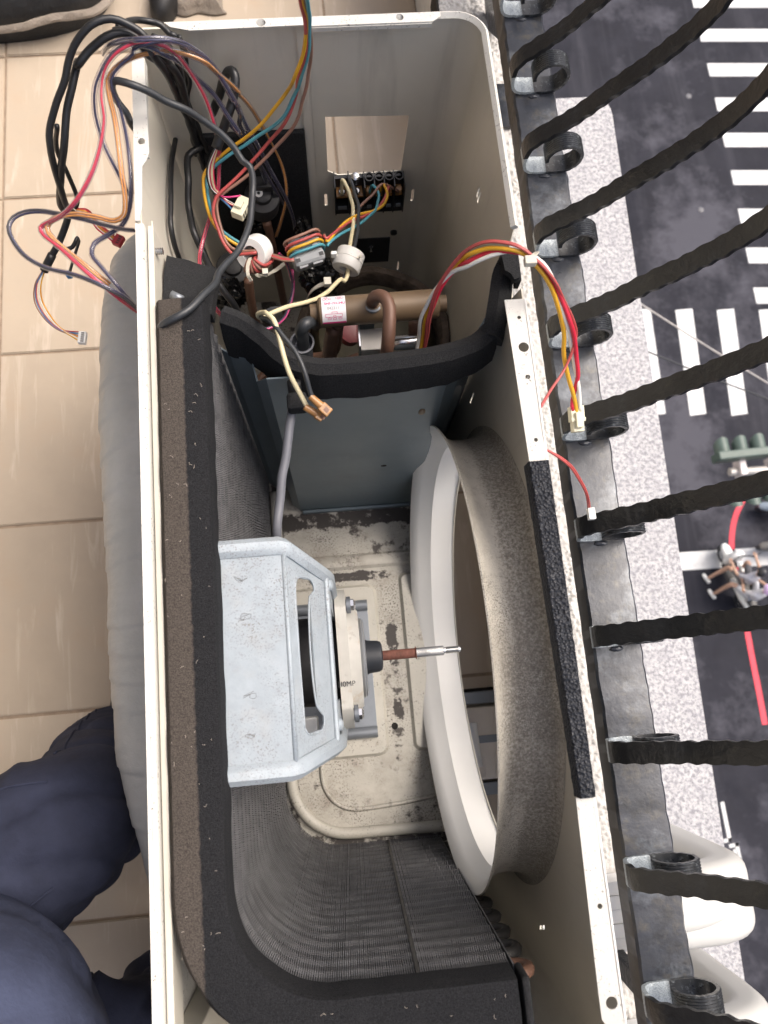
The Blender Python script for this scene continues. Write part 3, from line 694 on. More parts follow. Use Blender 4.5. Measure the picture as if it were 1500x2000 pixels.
# --- the L shaped coil: single fins, tubes behind them, return bends
ZT = -.030
def coil_path(off):
    """inner face of the coil, pushed outwards by off"""
    r = .070 + off; x0 = .0510 - off; y1 = -.775 - off
    pts = []
    L1 = .705 - .262; La = PI / 2 * .070; L2 = .243 - .121
    n = int((L1 + La + L2) / .00165)
    for i in range(n + 1):
        s = (L1 + La + L2) * i / n
        if s < L1: pts.append((Vector((x0, -.262 - s, 0)), Vector((1, 0, 0))))
        elif s < L1 + La:
            a = PI + (s - L1) / .070; pts.append((Vector((.121 + r * math.cos(a), -.705 + r * math.sin(a), 0)), Vector((-math.cos(a), -math.sin(a), 0))))
        else: pts.append((Vector((.121 + s - L1 - La, y1, 0)), Vector((0, 1, 0))))
    return pts
NR = 22
fb_v = []; fb_f = []
rows = []
for q in range(NR):
    zc = ZT - (q + .5) * (ZT - ZB) / NR; rows += [(zc + .0095, 0), (zc + .0046, -.0022), (zc - .0046, -.0022), (zc - .0095, 0)]
for i, (p, nn) in enumerate(coil_path(0)):
    b0 = len(fb_v); t = Vector((-nn.y, nn.x, 0)); jit = random.gauss(0, .00015)
    lean = t * random.gauss(0, .0002)
    for q, (z, d) in enumerate(rows):
        jj = random.gauss(0, .00003)
        fr = p + nn * (d + random.gauss(0, .00009)) + t * (jit * .3 + jj) + lean * (q / len(rows)); bk = p - nn * .034
        fb_v += [(fr.x, fr.y, z), (bk.x, bk.y, z)]
    for q in range(len(rows) - 1):
        a = b0 + 2 * q; fb_f.append((a, a + 1, a + 3, a + 2))
    c0 = len(fb_v)
    for q in range(len(rows)):
        vx, vy, vz = fb_v[b0 + 2 * q]; fb_v.append((vx + t.x * .00105, vy + t.y * .00105, vz))
    for q in range(len(rows) - 1): fb_f.append((b0 + 2 * q, b0 + 2 * q + 2, c0 + q + 1, c0 + q))
coil = obj('heat_exchanger', strip_wall([(p.x, p.y) for p, _ in coil_path(.036)][::6], ZB + .001, ZT, .001), tube_m, ac)
obj('fins', (fb_v, fb_f), fin_m, coil, kind='stuff')
tbm = bmesh.new()
for q in range(NR):
    zc = ZT - (q + .5) * (ZT - ZB) / NR
    sweep(tbm, [p + Vector((0, 0, zc)) for p, _ in coil_path(.0095)][::5], .0042, 6)
obj('coil_tubes', tbm, tube_m, coil, smooth=2, kind='stuff')
for q in range(0, NR, 1):
    zc = ZT - (q + .5) * (ZT - ZB) / NR
    if q % 2 == 0:
        pts = [Vector((.241, -.787, zc))] + [Vector((.247 + .0125 * math.cos(R(a)), -.787 , zc - .0107 + .0107 * math.sin(R(a)))) for a in (80, 45, 0, -45, -80)] + [Vector((.241, -.787, zc - .0214))]
        tube('return_bend', pts, .0046, tube_m if q else copper, coil, 8, .003)
obj('end_plate', B(.2445, .2455, -.81, -.776, ZB + .001, ZT), fin_m, coil)
obj('fin_joint', B(.176, .1785, -.7756, -.7747, ZB + .002, ZT), tube_m, coil)
# sponge along the top of the coil
def foam_top():
    inn = coil_path(-.001); out = coil_path(.0375)
    bm = bmesh.new(); rg = []
    idx = list(range(0, len(inn), 3))
    for i in idx:
        a, na = inn[i]; b, _ = out[i]
        if i == 0: a = a + Vector((0, .0, 0))
        j = Vector((noise.noise(a * 45), noise.noise(b * 45 + Vector((5, 0, 0))), noise.noise(a * 60 + Vector((0, 9, 0))))) * .0012
        dip = 0
        y = a.y
        mid = a.lerp(b, .5)
        rg.append([bm.verts.new(q) for q in (a + na * j.x + Vector((0, 0, -.029)), a + na * (j.x) + Vector((0, 0, -.005)), a - na * .0015 + Vector((0, 0, -.0005 + j.z)), mid + Vector((0, 0, .0012 + j.z)), b + na * .003 + Vector((0, 0, -.0005 + j.z)), b + na * j.y + Vector((0, 0, -.005)), b + na * j.y + Vector((0, 0, -.029)))])
    for p, q in zip(rg, rg[1:]):
        for k in range(7): bm.faces.new((p[k], p[(k + 1) % 7], q[(k + 1) % 7], q[k]))
    bm.faces.new(rg[0]); bm.faces.new(rg[-1]); return bm
obj('coil_foam', foam_top(), foam_dusty, ac, smooth=True)
obj('coil_foam', B(.2445, .2500, -.8125, -.774, -.028, .0005), foam, ac, bevel=.002)
# lint and fibres caught on the sponge
lint = bmesh.new(); lr = random.Random(5)
for q in range(64):
    if q < 46: x = lr.uniform(.016, .049); y = lr.uniform(-.74, -.28); z = .0016
    else: x = lr.uniform(.06, .24); y = lr.uniform(-.806, -.782); z = .0016
    a_ = lr.uniform(0, 6.3); l_ = lr.uniform(.0008, .0034); c_ = lr.uniform(-1, 1)
    sweep(lint, catmull([Vector((x, y, z)), Vector((x + math.cos(a_) * l_ * .5, y + math.sin(a_) * l_ * .5, z + .0006)), Vector((x + math.cos(a_ + c_) * l_, y + math.sin(a_ + c_) * l_, z + .0003))], .001), .00013, 4)
obj('lint', lint, M('pale_lint', (.45, .40, .34), .9), ac, kind='stuff')
# loose sponge pad at the coil's end
fp = bmesh.new(); bmesh.ops.create_grid(fp, x_segments=12, y_segments=14, size=.5)
r_ = bmesh.ops.extrude_face_region(fp, geom=fp.faces[:])
for v in [g_ for g_ in r_['geom'] if isinstance(g_, bmesh.types.BMVert)]: v.co.z = 1
for v in fp.verts:
    u, vv, h = v.co.x + .5, v.co.y + .5, v.co.z
    v.co = Vector((.0135 + .040 * u + .003 * vv * u, -.262 + .070 * vv - .008 * u * vv, -.045 + .016 * h + .020 * vv * (1 - vv) - .035 * vv * (.6 + .4 * u)  + .002 * noise.noise(Vector((u * 4, vv * 4, h)))))
obj('sponge_pad', fp, foam, ac, smooth=True)
obj('pad_plug', sweep(bmesh.new(), [Vector(P(335, 575, -.022)), Vector(P(356, 585, -.022))], .0035, 8), greysteel, ac, smooth=2)
# --- blue grey partition between fan and compressor room
part_path = [(.0524, -.286), (.060, -.292), (.079, -.299), (.083, -.320), (.0935, -.3290), (.2535, -.3290), (.268, -.316), (.2985, -.262)]
obj('partition_panel', strip_wall(part_path, ZB + .004, -.056, .0014), bluegrey, ac)
for v in bpy.data.objects['partition_panel'].data.vertices: v.co.y += .0175 * max(0, v.co.z + .5) / .44 * (1 if v.co.x < .27 else .4)
for v in bpy.data.objects['partition_panel'].data.vertices:
    if v.co.x < .092 and v.co.z > -.1: v.co.z = -.082
obj('partition_foot', B(.096, .252, -.3345, -.3300, ZB + .0005, ZB + .010), bluegrey, ac, bevel=.001)
LA('panel_slot', [(0, .0035), (.0003, .0035), (.0003, 0)], (.2045, -.3224, -.318), (0, -1, 0), grime, ac, 10)
blob = bmesh.new(); bmesh.ops.create_icosphere(blob, subdivisions=2, radius=.004)
for v in blob.verts: v.co = Vector((.2365 + v.co.x * .9, -.3160 + v.co.y * .25, -.155 + v.co.z * 2.2))
obj('glue_spot', blob, M('dried_glue', (.19, .14, .09), .5), ac, smooth=2)
# sponge band draped over the partition's top edge
def band(pts, w0, th, m, nm):
    path = catmull(pts, .005); T, _ = frames(path); bm = bmesh.new(); rg = []
    for i, (p, t) in enumerate(zip(path, T)):
        fr = i / (len(path) - 1); wv = w0(fr)
        sd = Vector((t.y, -t.x, 0)).normalized()                 # to the fan side
        dn = Vector((0, 0, -1))
        j = .0012 * noise.noise(p * 70)
        prof = [sd * -.004 + dn * .002, sd * .004 + dn * -.0035, sd * (.012 + j) + dn * (.0015), sd * (.0155 + j) + dn * (wv * .45), sd * (.0165 + j * 1.6) + dn * (wv + j * 2), sd * (.0165 + j - th) + dn * wv, sd * (.012 - th) + dn * (wv * .4), sd * .001 + dn * .006]
        rg.append([bm.verts.new(p + q) for q in prof])
    for a, b in zip(rg, rg[1:]):
        for k in range(8): bm.faces.new((a[k], a[(k + 1) % 8], b[(k + 1) % 8], b[k]))
    bm.faces.new(rg[0]); bm.faces.new(rg[-1]); return obj(nm, bm, m, ac, smooth=True)
top = [P(x, y, z) for x, y, z in ((436, 603, -.026), (474, 618, -.030), (524, 653, -.036), (565, 690, -.040), (610, 704, -.043), (660, 705, -.044), (760, 695, -.044), (860, 680, -.042), (925, 660, -.038), (952, 636, -.034))]
band(top, lambda f: .046 - .006 * abs(f - .5) + .016 * max(0, 1 - f / .35), .006, foam, 'partition_foam')
band([P(x, y, z) for x, y, z in ((950, 654, -.034), (957, 622, -.026), (965, 575, -.020), (974, 525, -.016), (990, 500, -.010), (1008, 497, -.006))], lambda f: .016, .005, foam, 'partition_foam')
pk = [P(x, y, -.004) for x, y in ((978, 500), (1010, 497), (1015, 545), (1003, 549), (997, 538), (985, 531))]
obj('partition_foam', strip_wall([(q.x, q.y) for q in pk[:3]], -.02, -.006, .004), foam, ac)
link('foam_flap', plate([(q.x, q.y) for q in pk], [], .007, XY(-.0045)), foam, ac, bevel=.001)
# --- sound absorber on the end wall
def slab_noise(x0, x1, y0, y1, z0, z1): return B(x0, x1, y0, y1, z0, z1)
obj('sound_absorber', B(.030, .1415, -.0075, -.0016, -.385, -.134), foam, ac, bevel=.0015)

# the open front panel leans a little outwards at its top
for o in list(ac.children):
    nm = o.name.split('.')[0]
    if nm in ('front_panel', 'corner_sheet', 'rim_flange', 'rim_edge', 'rolled_rim', 'rim_sponge_strip', 'fan_ring', 'ring_root', 'end_panel', 'end_flange', 'flange_step'):
        for v in o.data.vertices:
            x, y, z = v.co; ww = 1 if nm in ('fan_ring', 'ring_root', 'rim_flange', 'rim_sponge_strip') else max(0, min(1, (x - .252) / .045))
            v.co.x = x + ww * ((.0065 if y < -.2 else .0065 + .0022 * (y + .2) / -.2 if y < 0 else .0042) + .036 * z)

# ------------------------------------------------------------------ motor bracket and fan motor
def bracket():
    y0, y1 = -.4555, -.6385
    top = [(.030, y0), (.1020, y0), (.1020, y1), (.030, y1)]
    o = obj('motor_bracket', B(.030, .1005, y1 + .0145, y0 - .0145, -.0285, -.0270), galv, ac)
    # rounded shoulders along both ends, swept down the slope to the front legs
    for s, yy in ((1, y0), (-1, y1)):
        pr = [(.0, .0), (.004, .0046), (.010, .0050), (.0145, .0016), (.0145, .0002), (.010, .0034), (.0045, .003), (.0012, -.0015), (.0012, -.013), (0, -.013)]
        nw = .0175 if s > 0 else .0100
        path = [Vector((.030, yy, -.0276)), Vector((.098, yy, -.0276)), Vector((.1035, yy - s * nw * .10, -.0305)), Vector((.118, yy - s * nw * .62, -.056)), Vector((.1275, yy - s * nw * .95, -.075)), Vector((.1315, yy - s * nw * 1.06, -.088)), Vector((.1335, yy - s * nw * 1.1, -.105)), Vector((.1335, yy - s * nw * 1.1, -.47))]
        rg = []; bm = bmesh.new()
        for i, p in enumerate(path):
            t = (path[min(i + 1, 7)] - path[max(i - 1, 0)]); t.y = 0; t.normalize()
            nn = Vector((-t.z, 0, t.x))
            rg.append([bm.verts.new(p + Vector((0, -s * a, 0)) + nn * b) for a, b in pr])
        for a, b in zip(rg, rg[1:]):
            for k in range(10): bm.faces.new((a[k], a[(k + 1) % 10], b[(k + 1) % 10], b[k]))
        obj('shoulder_bead', bm, galv, o, smooth=True)
    # sloped front with its big window
    ex = Vector((.1285 - .1015, 0, -.0770 + .0285)); Ls = ex.length; ex.normalize(); ey = Vector((0, 1, 0)); ez = ex.cross(ey)
    m = Matrix(((ex.x, 0, ez.x, .1015), (ex.y, 1, ez.y, -.547), (ex.z, 0, ez.z, -.0285), (0, 0, 0, 1)))
    w0 = (y0 - y1) / 2 - .0145; w1 = w0 - .0085
    win_ = [(.0125, -.055), (.0165, -.0600), (.0385, -.0585), (.0415, -.054), (.0415, -.048), (.0325, -.041), (.0325, .046), (.040, .0505), (.040, .0545), (.036, .0595), (.0165, .0600), (.0125, .055)]
    link('sloped_face', plate([(-.001, -w0), (Ls, -w1 - .004), (Ls, w1 + .004), (-.001, w0)], [win_], .0015, m), galv, o, bevel=.0003)
    obj('window_lip', sweep(bmesh.new(), catmull([m @ Vector((a, b, .0006)) for a, b in win_ + win_[:1]], .004), .0009, 6), galv, o, smooth=2)
    obj('fold_bead', sweep(bmesh.new(), [Vector((.1008, y1 + .013, -.0284)), Vector((.1008, y0 - .013, -.0284))], .0022, 8), galv, o, smooth=2)
    obj('front_strip', B(.1280, .1335, y1 + .020, y0 - .026, -.096, -.0775), galv, o, bevel=.003)
    for s, yy in ((1, y0), (-1, y1)):
        obj('bracket_leg', B(.1322, .1335, *sorted((yy - s * .028, yy - s * .052)), ZB + .004, -.096), galv, o)
        LA('rivet', [(0, .0052), (.002, .0050), (.0036, .003), (.0040, 0)], (.1332, yy - s * .034, -.088), (1, 0, 0), galv, o, 14)
    obj('foot_plate', B(.070, .1755, -.645, -.463, ZB + .0065, ZB + .0085), greysteel, o, bevel=.0006)
    for yy in (-.470, -.638):
        obj('foot_roll', sweep(bmesh.new(), [Vector((.070, yy, ZB + .011)), Vector((.1755, yy, ZB + .011))], .0075, 12), greysteel, o, smooth=True)
    # perforated cable guide beside the sponge and marks scribbled by hand
    for k in range(14): obj('guide_tooth', B(.0470, .0500, -.4905 - .0058 * k, -.4870 - .0058 * k, -.0266, -.0245), blackp, o)
    obj('cable_guide', B(.0445, .0472, -.572, -.486, -.0266, -.0243), blackp, o)
    return o
brk = bracket()
MY, MZ = -.547, -.265
mot = LA('fan_motor', [(-.050, 0), (-.050, .042), (-.044, .046), (-.004, .047), (0, .046), (0, 0)], (.138, MY, MZ), (1, 0, 0), MATS['matte_black_plastic'], ac, 40)
oc = []
h = .069; c_ = .026
oc = [(h, -h + c_), (h, h - c_), (h - c_ * .75, h), (-h + c_ * .75, h), (-h, h - c_), (-h, -h + c_), (-h + c_ * .75, -h), (h - c_ * .75, -h)]
notch = []
link('mounting_plate', plate([(MY + a, MZ + b) for a, b in oc], [], .011, YZ(.1405)), resin, mot, bevel=.002)
LA('front_boss', [(0, .060), (.008, .054), (.012, .050), (.012, 0)], (.1455, MY, MZ), (1, 0, 0), resin, mot, 40)
LA('cover_disc', [(0, .040), (.0035, .042), (.0045, .040), (.0055, .040), (.0065, .037), (.007, 0)], (.1565, MY, MZ), (1, 0, 0), greyp, mot, 40)
LA('shaft_boot', [(0, .0185), (.004, .0172), (.013, .0165), (.0165, .0150), (.0178, .012), (.0178, 0)], (.1632, MY, MZ), (1, 0, 0), rubber, mot, 28)
LA('shaft', [(0, .0052), (.036, .0052), (.0362, .0068), (.0368, .0068), (.037, 0)], (.1805, MY, MZ), (1, 0, 0), rust, mot, 18)
sh = lathe(bmesh.new(), [(0, .0052), (.030, .0052), (.0306, .0036)], (.2165, MY, MZ), (1, 0, 0), 24)
for v in sh.verts:
    if v.co.z > MZ + .0022 and v.co.x > .2180: v.co.z = MZ + .0022
obj('shaft_flat', sh, steel, mot, smooth=True)
th_ = [(0, .0036)]
for k in range(9): th_ += [(.0022 + k * .0016, .0030), (.0030 + k * .0016, .0040)]
LA('shaft_thread', th_ + [(.0180, .0030), (.0190, 0)], (.2470, MY, MZ), (1, 0, 0), steel, mot, 16)
for a, b in ((.052, .050), (-.055, .050), (.052, -.050), (-.055, -.050)):
    o_ = (.1300, MY + a, MZ + b)
    LA('grommet', [(0, .0085), (.004, .0085), (.0042, .006), (.0165, .006), (.0168, .0085), (.021, .0085), (.021, 0)], o_, (1, 0, 0), greysteel, mot, 16)
    LA('bolt', [(0, .0062), (.003, .0062), (.005, .004), (.005, 0)], (.151, MY + a, MZ + b), (1, 0, 0), steel, mot, 6)
for i, (q, ch) in enumerate((((.1410, -.573, -.1945), '3I0MP'),)):
    link('printed_mark', text_mesh(ch, .007, Matrix.Translation(q)), inkblack, mot)
# scribbles in pencil on the bracket's top
def scrib(x, y, s, seed):
    rnd = random.Random(seed); q = P(x, y, -.0268); pts = [Vector((q.x, q.y, -.0268))]
    for k in range(9): pts.append(Vector((q.x + rnd.uniform(-s, s) * 1.6, q.y + rnd.uniform(-s, s), -.0268)))
    obj('pencil_scribble', sweep(bmesh.new(), catmull(pts, .0015), .00016, 4), inkgrey, brk)
for i, (x, y) in enumerate(((470, 1130), (480, 1205), (488, 1358), (492, 1438))): scrib(x, y, .0032, i + 3)
# hidden-by-nothing things behind the bracket window: motor lead bracket
obj('lead_clip', B(.090, .112, -.632, -.600, -.200, -.170), whitep, mot, bevel=.002)
# ------------------------------------------------------------------ compressor room
CX, CY = .205, -.165
comp = LA('compressor', [(0, .070), (.02, .078), (.17, .078), (.195, .066), (.205, .03), (.206, 0)], (CX, CY, ZB + .012), (0, 0, 1), oldgreen, ac, 40)
fl = bmesh.new(); path = [Vector((CX + (.088 + .003 * noise.noise(Vector((a, 3, 0)))) * math.cos(a), CY + (.088 + .003 * noise.noise(Vector((a, 7, 0)))) * math.sin(a), ZB + .205 + .006 * noise.noise(Vector((a * 1.3, 0, 0))))) for a in [R(k * 6) for k in range(-20, 57)]]
T, _ = frames(path); rg = []
for i, (p, t) in enumerate(zip(path, T)):
    o2 = Vector((p.x - CX, p.y - CY, 0)).normalized(); j = noise.noise(p * 60) * .0015
    rg.append([fl.verts.new(p + o2 * a + Vector((0, 0, b))) for a, b in ((-.007, -.17), (-.0075 + j, -.004), (-.004, .003 + j), (.004, .003 - j), (.0075 - j, -.004), (.007, -.17))])
for a, b in zip(rg, rg[1:]):
    for k in range(6): fl.faces.new((a[k], a[(k + 1) % 6], b[(k + 1) % 6], b[k]))
obj('felt_jacket', fl, felt, comp, smooth=True)
# accumulator, dark hoses and pipes low in the room
LA('accumulator', [(0, .026), (.14, .026), (.158, .02), (.168, .008), (.168, 0)], (.098, -.195, ZB + .05), (0, 0, 1), blackp, ac, 24)
for pts, r, mm in (([(.098, -.195, -.29), (.098, -.198, -.262), (.118, -.215, -.236), (.150, -.228, -.20), (.160, -.232, -.12)], .0062, copper),
                   ([(.06, -.11, -.46), (.06, -.11, -.30), (.062, -.10, -.26)], .0055, copper), ([(.092, -.035, -.48), (.090, -.034, -.32), (.088, -.032, -.25)], .0052, copper),
                   ([(.155, -.235, -.125), (.150, -.235, -.19), (.165, -.21, -.27), (.2, -.19, -.29)], .0075, copper), ([(.235, -.235, -.125), (.24, -.235, -.2), (.262, -.21, -.3), (.275, -.19, -.45)], .0065, copper),
                   ([(.030, -.20, -.47), (.05, -.165, -.42), (.08, -.13, -.43), (.1, -.09, -.46)], .0065, copper)):
    tube('pipe', pts, r, mm, ac, 10)
# sleeved joint with a grey PVC cap and the reversing valve
q = P(590, 668, -.118); LA('pvc_sleeve', [(-.05, .0085), (-.012, .0095), (0, .0118), (0, .0100), (-.010, .0080), (-.010, 0)], q, (0, 0, 1), greysleeve, ac, 28)
tube('sleeved_pipe', [q + Vector((0, 0, -.02)), q + Vector((.001, .002, .006))] + W('F', [(388, 300, -.095), (415, 262, -.090), (455, 248, -.100), (490, 262, -.135)]), .0060, w_char if 'w_char' in globals() else matteblack, ac, 12)
VX0, VX1, VY, VZ, VR = .1345, .2665, -.2315, -.098, .0138
val = LA('reversing_valve', [(0, .0075), (.0002, .0085), (.0070, .0085), (.0074, .0118), (.009, VR), (.118, VR), (.1205, .0118), (.1215, .0080), (.128, .0078), (.1285, 0), ][0:], (VX0, VY, VZ), (1, 0, .03), brownm, ac, 36)
obj('valve_cap', lathe(bmesh.new(), [(-.0004, 0), (-.0002, .0082)], (VX0, VY, VZ), (1, 0, .03), 20), brownm, val)
def on_valve(u, v, up=.0003):              # u along the barrel in metres, v round it in metres from the top
    a = v / VR; r = VR + up
    return Vector((VX0 + u, VY + r * math.sin(a), VZ + .03 * u + r * math.cos(a)))
lb = bmesh.new(); rg = []
U0, U1, V0, V1 = .0108, .0330, .0118, -.0178
for i in range(17):
    v = V0 + (V1 - V0) * i / 16
    rg.append((lb.verts.new(on_valve(U0, v)), lb.verts.new(on_valve(U1, v))))
for a, b in zip(rg, rg[1:]): lb.faces.new((a[0], a[1], b[1], b[0]))
obj('paper_label', lb, paper, val, smooth=2)
def print_label(s, size, u, v, m, bold=0):
    me = text_mesh(s, size, None, bold)
    bm = bmesh.new(); bm.from_mesh(me); bmesh.ops.subdivide_edges(bm, edges=bm.edges[:], cuts=1); bm.to_mesh(me); bm.free()
    for q in me.vertices: q.co = on_valve(u + q.co.x, v + q.co.y, .00055)
    link('printed_text', me, m, val)
uc = (U0 + U1) / 2
print_label('SHF-7H-34U', .0037, uc + .0010, .0010, magenta, .00004)
print_label('042311', .0038, uc - .0005, -.0034, ink)
print_label('cac', .0030, uc + .0058, .0072, magenta, .00007)
def line_label(pts, w_=.00032, m=magenta):
    path = catmull([Vector((a, b, 0)) for a, b in pts], .0005) if len(pts) > 2 else catmull([Vector((*p, 0)) for p in pts], .0008)
    T, _ = frames(path); bm = bmesh.new(); pr = None
    for p, t in zip(path, T):
        n_ = Vector((-t.y, t.x, 0)) * w_ / 2
        a = [bm.verts.new(on_valve((p + n_).x, (p + n_).y, .0006)), bm.verts.new(on_valve((p - n_).x, (p - n_).y, .0006))]
        if pr: bm.faces.new((pr[0], pr[1], a[1], a[0]))
        pr = a
    obj('printed_line', bm, m, val)
def ring_label(u, v, ru, rv, w_=.0003): line_label([(u + ru * math.cos(R(k * 30)), v + rv * math.sin(R(k * 30))) for k in range(13)], w_)
ring_label(uc + .0058, .0072, .0038, .0021)
for a, b in ((-.0085, .0062), (-.0055, .0062), (-.0070, .0088), (-.0030, .0060)): ring_label(uc + a, b, .0014 if a < -.004 else .0009, .0013 if a < -.004 else .0008)
def rect_label(u0, u1, v0, v1):
    for a, b in (((u0, v0), (u1, v0)), ((u1, v0), (u1, v1)), ((u1, v1), (u0, v1)), ((u0, v1), (u0, v0))): line_label([a, b])
rect_label(uc - .0080, uc + .0075, -.0112, -.0085); rect_label(uc - .0020, uc + .0030, -.0085, -.0068); rect_label(uc - .0008, uc + .0016, -.0112, -.0100)
for k in (-.006, -.001, .004): rect_label(uc + k, uc + k + .003, -.0135, -.0120); line_label([(uc + k + .0015, -.0120), (uc + k + .0015, -.0112)])
line_label([(U0 + .0002, -.0169), (U1 - .0002, -.0169)], .0016)
# copper U over the valve, solenoid bracket and little steel barrel
tube('copper_bend', [P(728, 592, -.085), P(730, 583, -.074), P(738, 578, -.066), P(752, 582, -.060), P(760, 600, -.060), P(760, 640, -.064), P(757, 675, -.075), P(752, 700, -.10), P(750, 705, -.15)], .0060, copper, ac, 14)
LA('brazed_collar', [(0, .0088), (.004, .0086), (.005, .007)], P(728, 597, -.088), (0, 0, 1), greysteel, val, 18)
sol = obj('solenoid', B(.180, .206, -.262, -.240, -.150, -.120), tlgrey, ac, bevel=.001)
obj('solenoid_frame', B(.178, .1795, -.264, -.228, -.152, -.106), steel, sol); obj('solenoid_frame', B(.1795, .196, -.2285, -.2270, -.150, -.106), steel, sol)
LA('plunger_tube', [(0, .0060), (.004, .0060), (.004, .0048), (.010, .0075), (.034, .0075), (.036, .006), (.036, 0)], (.206, -.251, -.134), (1, .03, 0), steel, sol, 20)
LA('red_capacitor', [(0, .012), (.02, .013), (.022, 0)], P(683, 655, -.20), (.1, -.2, 1), M('dark_red_cap', (.13, .012, .015), .4), ac, 20)
# expansion valve coils
def coilhead(px, py, z, s, nm='valve_coil'):
    q = P(px, py, z)
    o = LA(nm, [(-.030, .016), (-.029, .0195), (-.004, .0205), (-.001, .0195), (0, .017), (.0005, .0115), (.006, .0105), (.0072, .0085), (.0072, 0)], q, (.10, -.22, 1), matteblack, ac, 30)
    return o
h1 = coilhead(512, 382, -.215, 1)
LA('head_disc', [(0, .0048), (.0006, .0046), (.0006, .002), (0, .0018)], P(505, 377, -.2072), (.10, -.22, 1), whitep, h1, 20)
obj('lead_box', B(.074, .100, -.022, -.006, -.240, -.200), matteblack, h1, bevel=.002)
h2 = coilhead(455, 522, -.285, 1)
# crumpled black wrapping film
def film(x, y, z, s, seed, nm='black_film'):
    bm = bmesh.new(); bmesh.ops.create_icosphere(bm, subdivisions=4, radius=1); q = P(x, y, z)
    for v in bm.verts:
        f = 1 + .35 * noise.noise(v.co * 2.1 + Vector((seed, 0, 0))) + .28 * abs(noise.noise(v.co * 5.5 + Vector((0, seed, 0)))) + .10 * noise.noise(v.co * 13)
        v.co = q + Vector((v.co.x * s[0], v.co.y * s[1], v.co.z * s[2])) * f
    obj(nm, bm, M('black_film_%d' % seed, (.008, .008, .009), .16, var=.2), ac)
film(625, 545, -.22, (.020, .016, .03), 1); film(505, 470, -.30, (.016, .014, .04), 2); film(595, 470, -.26, (.010, .018, .03), 4); film(445, 575, -.30, (.02, .015, .03), 5)
# ------------------------------------------------------------------ terminal block
tbk = obj('terminal_block', B(.1700, .2515, -.0215, -.0030, -.2595, -.2500), blackp, ac, bevel=.001)
obj('mounting_bar', B(.174, .245, -.010, -.0014, -.2650, -.2610), cream, tbk)
def tcell(x0, x1, zt, ring_):
    obj('terminal_wall', B(x0 - .0006, x0 + .0006, -.0230, -.0016, -.2590, zt), blackp, tbk)
    obj('terminal_back', B(x0 + .0006, x1 - .0006, -.0060, -.0022, -.2495, -.214), blackp, tbk)
    obj('clamp_plate', B(x0 + .0018, x1 - .0018, -.0190, -.0060, -.2320, -.2290), amber, tbk)
    LA('clamp_screw', [(0, .0042), (.005, .0042), (.0062, .0030), (.0062, 0)], ((x0 + x1) / 2, -.0145, -.2285), (0, -.3, 1), amber if ring_ else steel, tbk, 14)
    if ring_: obj('terminal_ring', lathe(bmesh.new(), [(0, .0052), (.006, .0052), (.006, .0040), (0, .0040)], ((x0 + x1) / 2, -.0090, -.2120), (0, -.3, 1), 18, True), blackp, tbk, smooth=True)
    obj('terminal_clip', B(x0 + .003, x1 - .003, -.0225, -.0210, -.2490, -.2440), greysteel, tbk)
xs = [.1700, .1870, .2050, .2165, .2280, .2395, .2510]
for i in range(6): tcell(xs[i] if i else .1708, xs[i + 1], -.207 if i < 2 else -.209, i > 1)
obj('terminal_wall', B(.2506, .2518, -.0230, -.0016, -.2590, -.212), blackp, tbk)
LA('brass_stud', [(0, .0046), (.012, .0046), (.013, .003), (.013, 0)], (.1945, -.0115, -.212), (0, -.2, 1), steel, tbk, 14)
# ------------------------------------------------------------------ foot stand under the unit, seen through the fan opening
st = thing('unit_stand', 'beige slotted foot plate between dark bars on the tiles, seen through the fan opening', 'stand', (.33, -.70, ZF))
q0 = P(900, 1390, ZF + .03); q1 = P(965, 1505, ZF + .03)
obj('foot_plate', B(.12, .366, q1.y - .012, q0.y + .004, ZF + .002, ZF + .026), stand_m, st, bevel=.002)
for x, w2 in ((.300, .010), (.332, .010), (.354, .008)):
    for y0, y1 in ((q0.y - .030, q0.y - .006), (q1.y - .006, q1.y + .022)):
        link('pressed_slot', plate(rrect(x - w2 / 2, x + w2 / 2, y0 - .003, y1 + .003, .0045), [rrect(x - w2 / 2 + .0015, x + w2 / 2 - .0015, y0 - .0015, y1 + .0015, .003)], .0016, XY(ZF + .0268)), stand_m, st, bevel=.0004)
obj('slot_strip', B(.12, .366, (q0.y + q1.y) / 2 - .004, (q0.y + q1.y) / 2 + .007, ZF + .0262, ZF + .0275), greysteel, st)
for y in (q0.y + .018, q1.y - .026): obj('steel_bar', B(.06, .366, y - .009, y + .009, ZF + .002, ZF + .022), greysteel, st, bevel=.001)
for y in (q0.y + .030,): obj('dirt_line', B(.10, .366, y - .003, y + .002, ZF + .0006, ZF + .004), grime, st)
obj('white_spacer', sweep(bmesh.new(), [Vector((P(920, 1412, -.60).x, P(920, 1412, -.60).y, -.60)), Vector((P(928, 1416, -.60).x - .004, P(938, 1497, -.60).y, -.60))], .0085, 16), whitep, st, smooth=True)
for a in (-.20, .20): obj('unit_foot', B(.09, .30, YC + .1 + a - .02, YC + .1 + a + .02, ZF + .001, ZB - .0045), greysteel, st)

# ================================================================== CABLES AND WIRES
def cable(label, loc, cat='cable', name='cable', group=None): return thing(name, label, cat, loc, group)
GB = 'thick black cables at the service end'
def lin(pts, z0, z1):
    n = len(pts) - 1; return [(x, y, z0 + (z1 - z0) * i / max(1, n)) for i, (x, y) in enumerate(pts)]
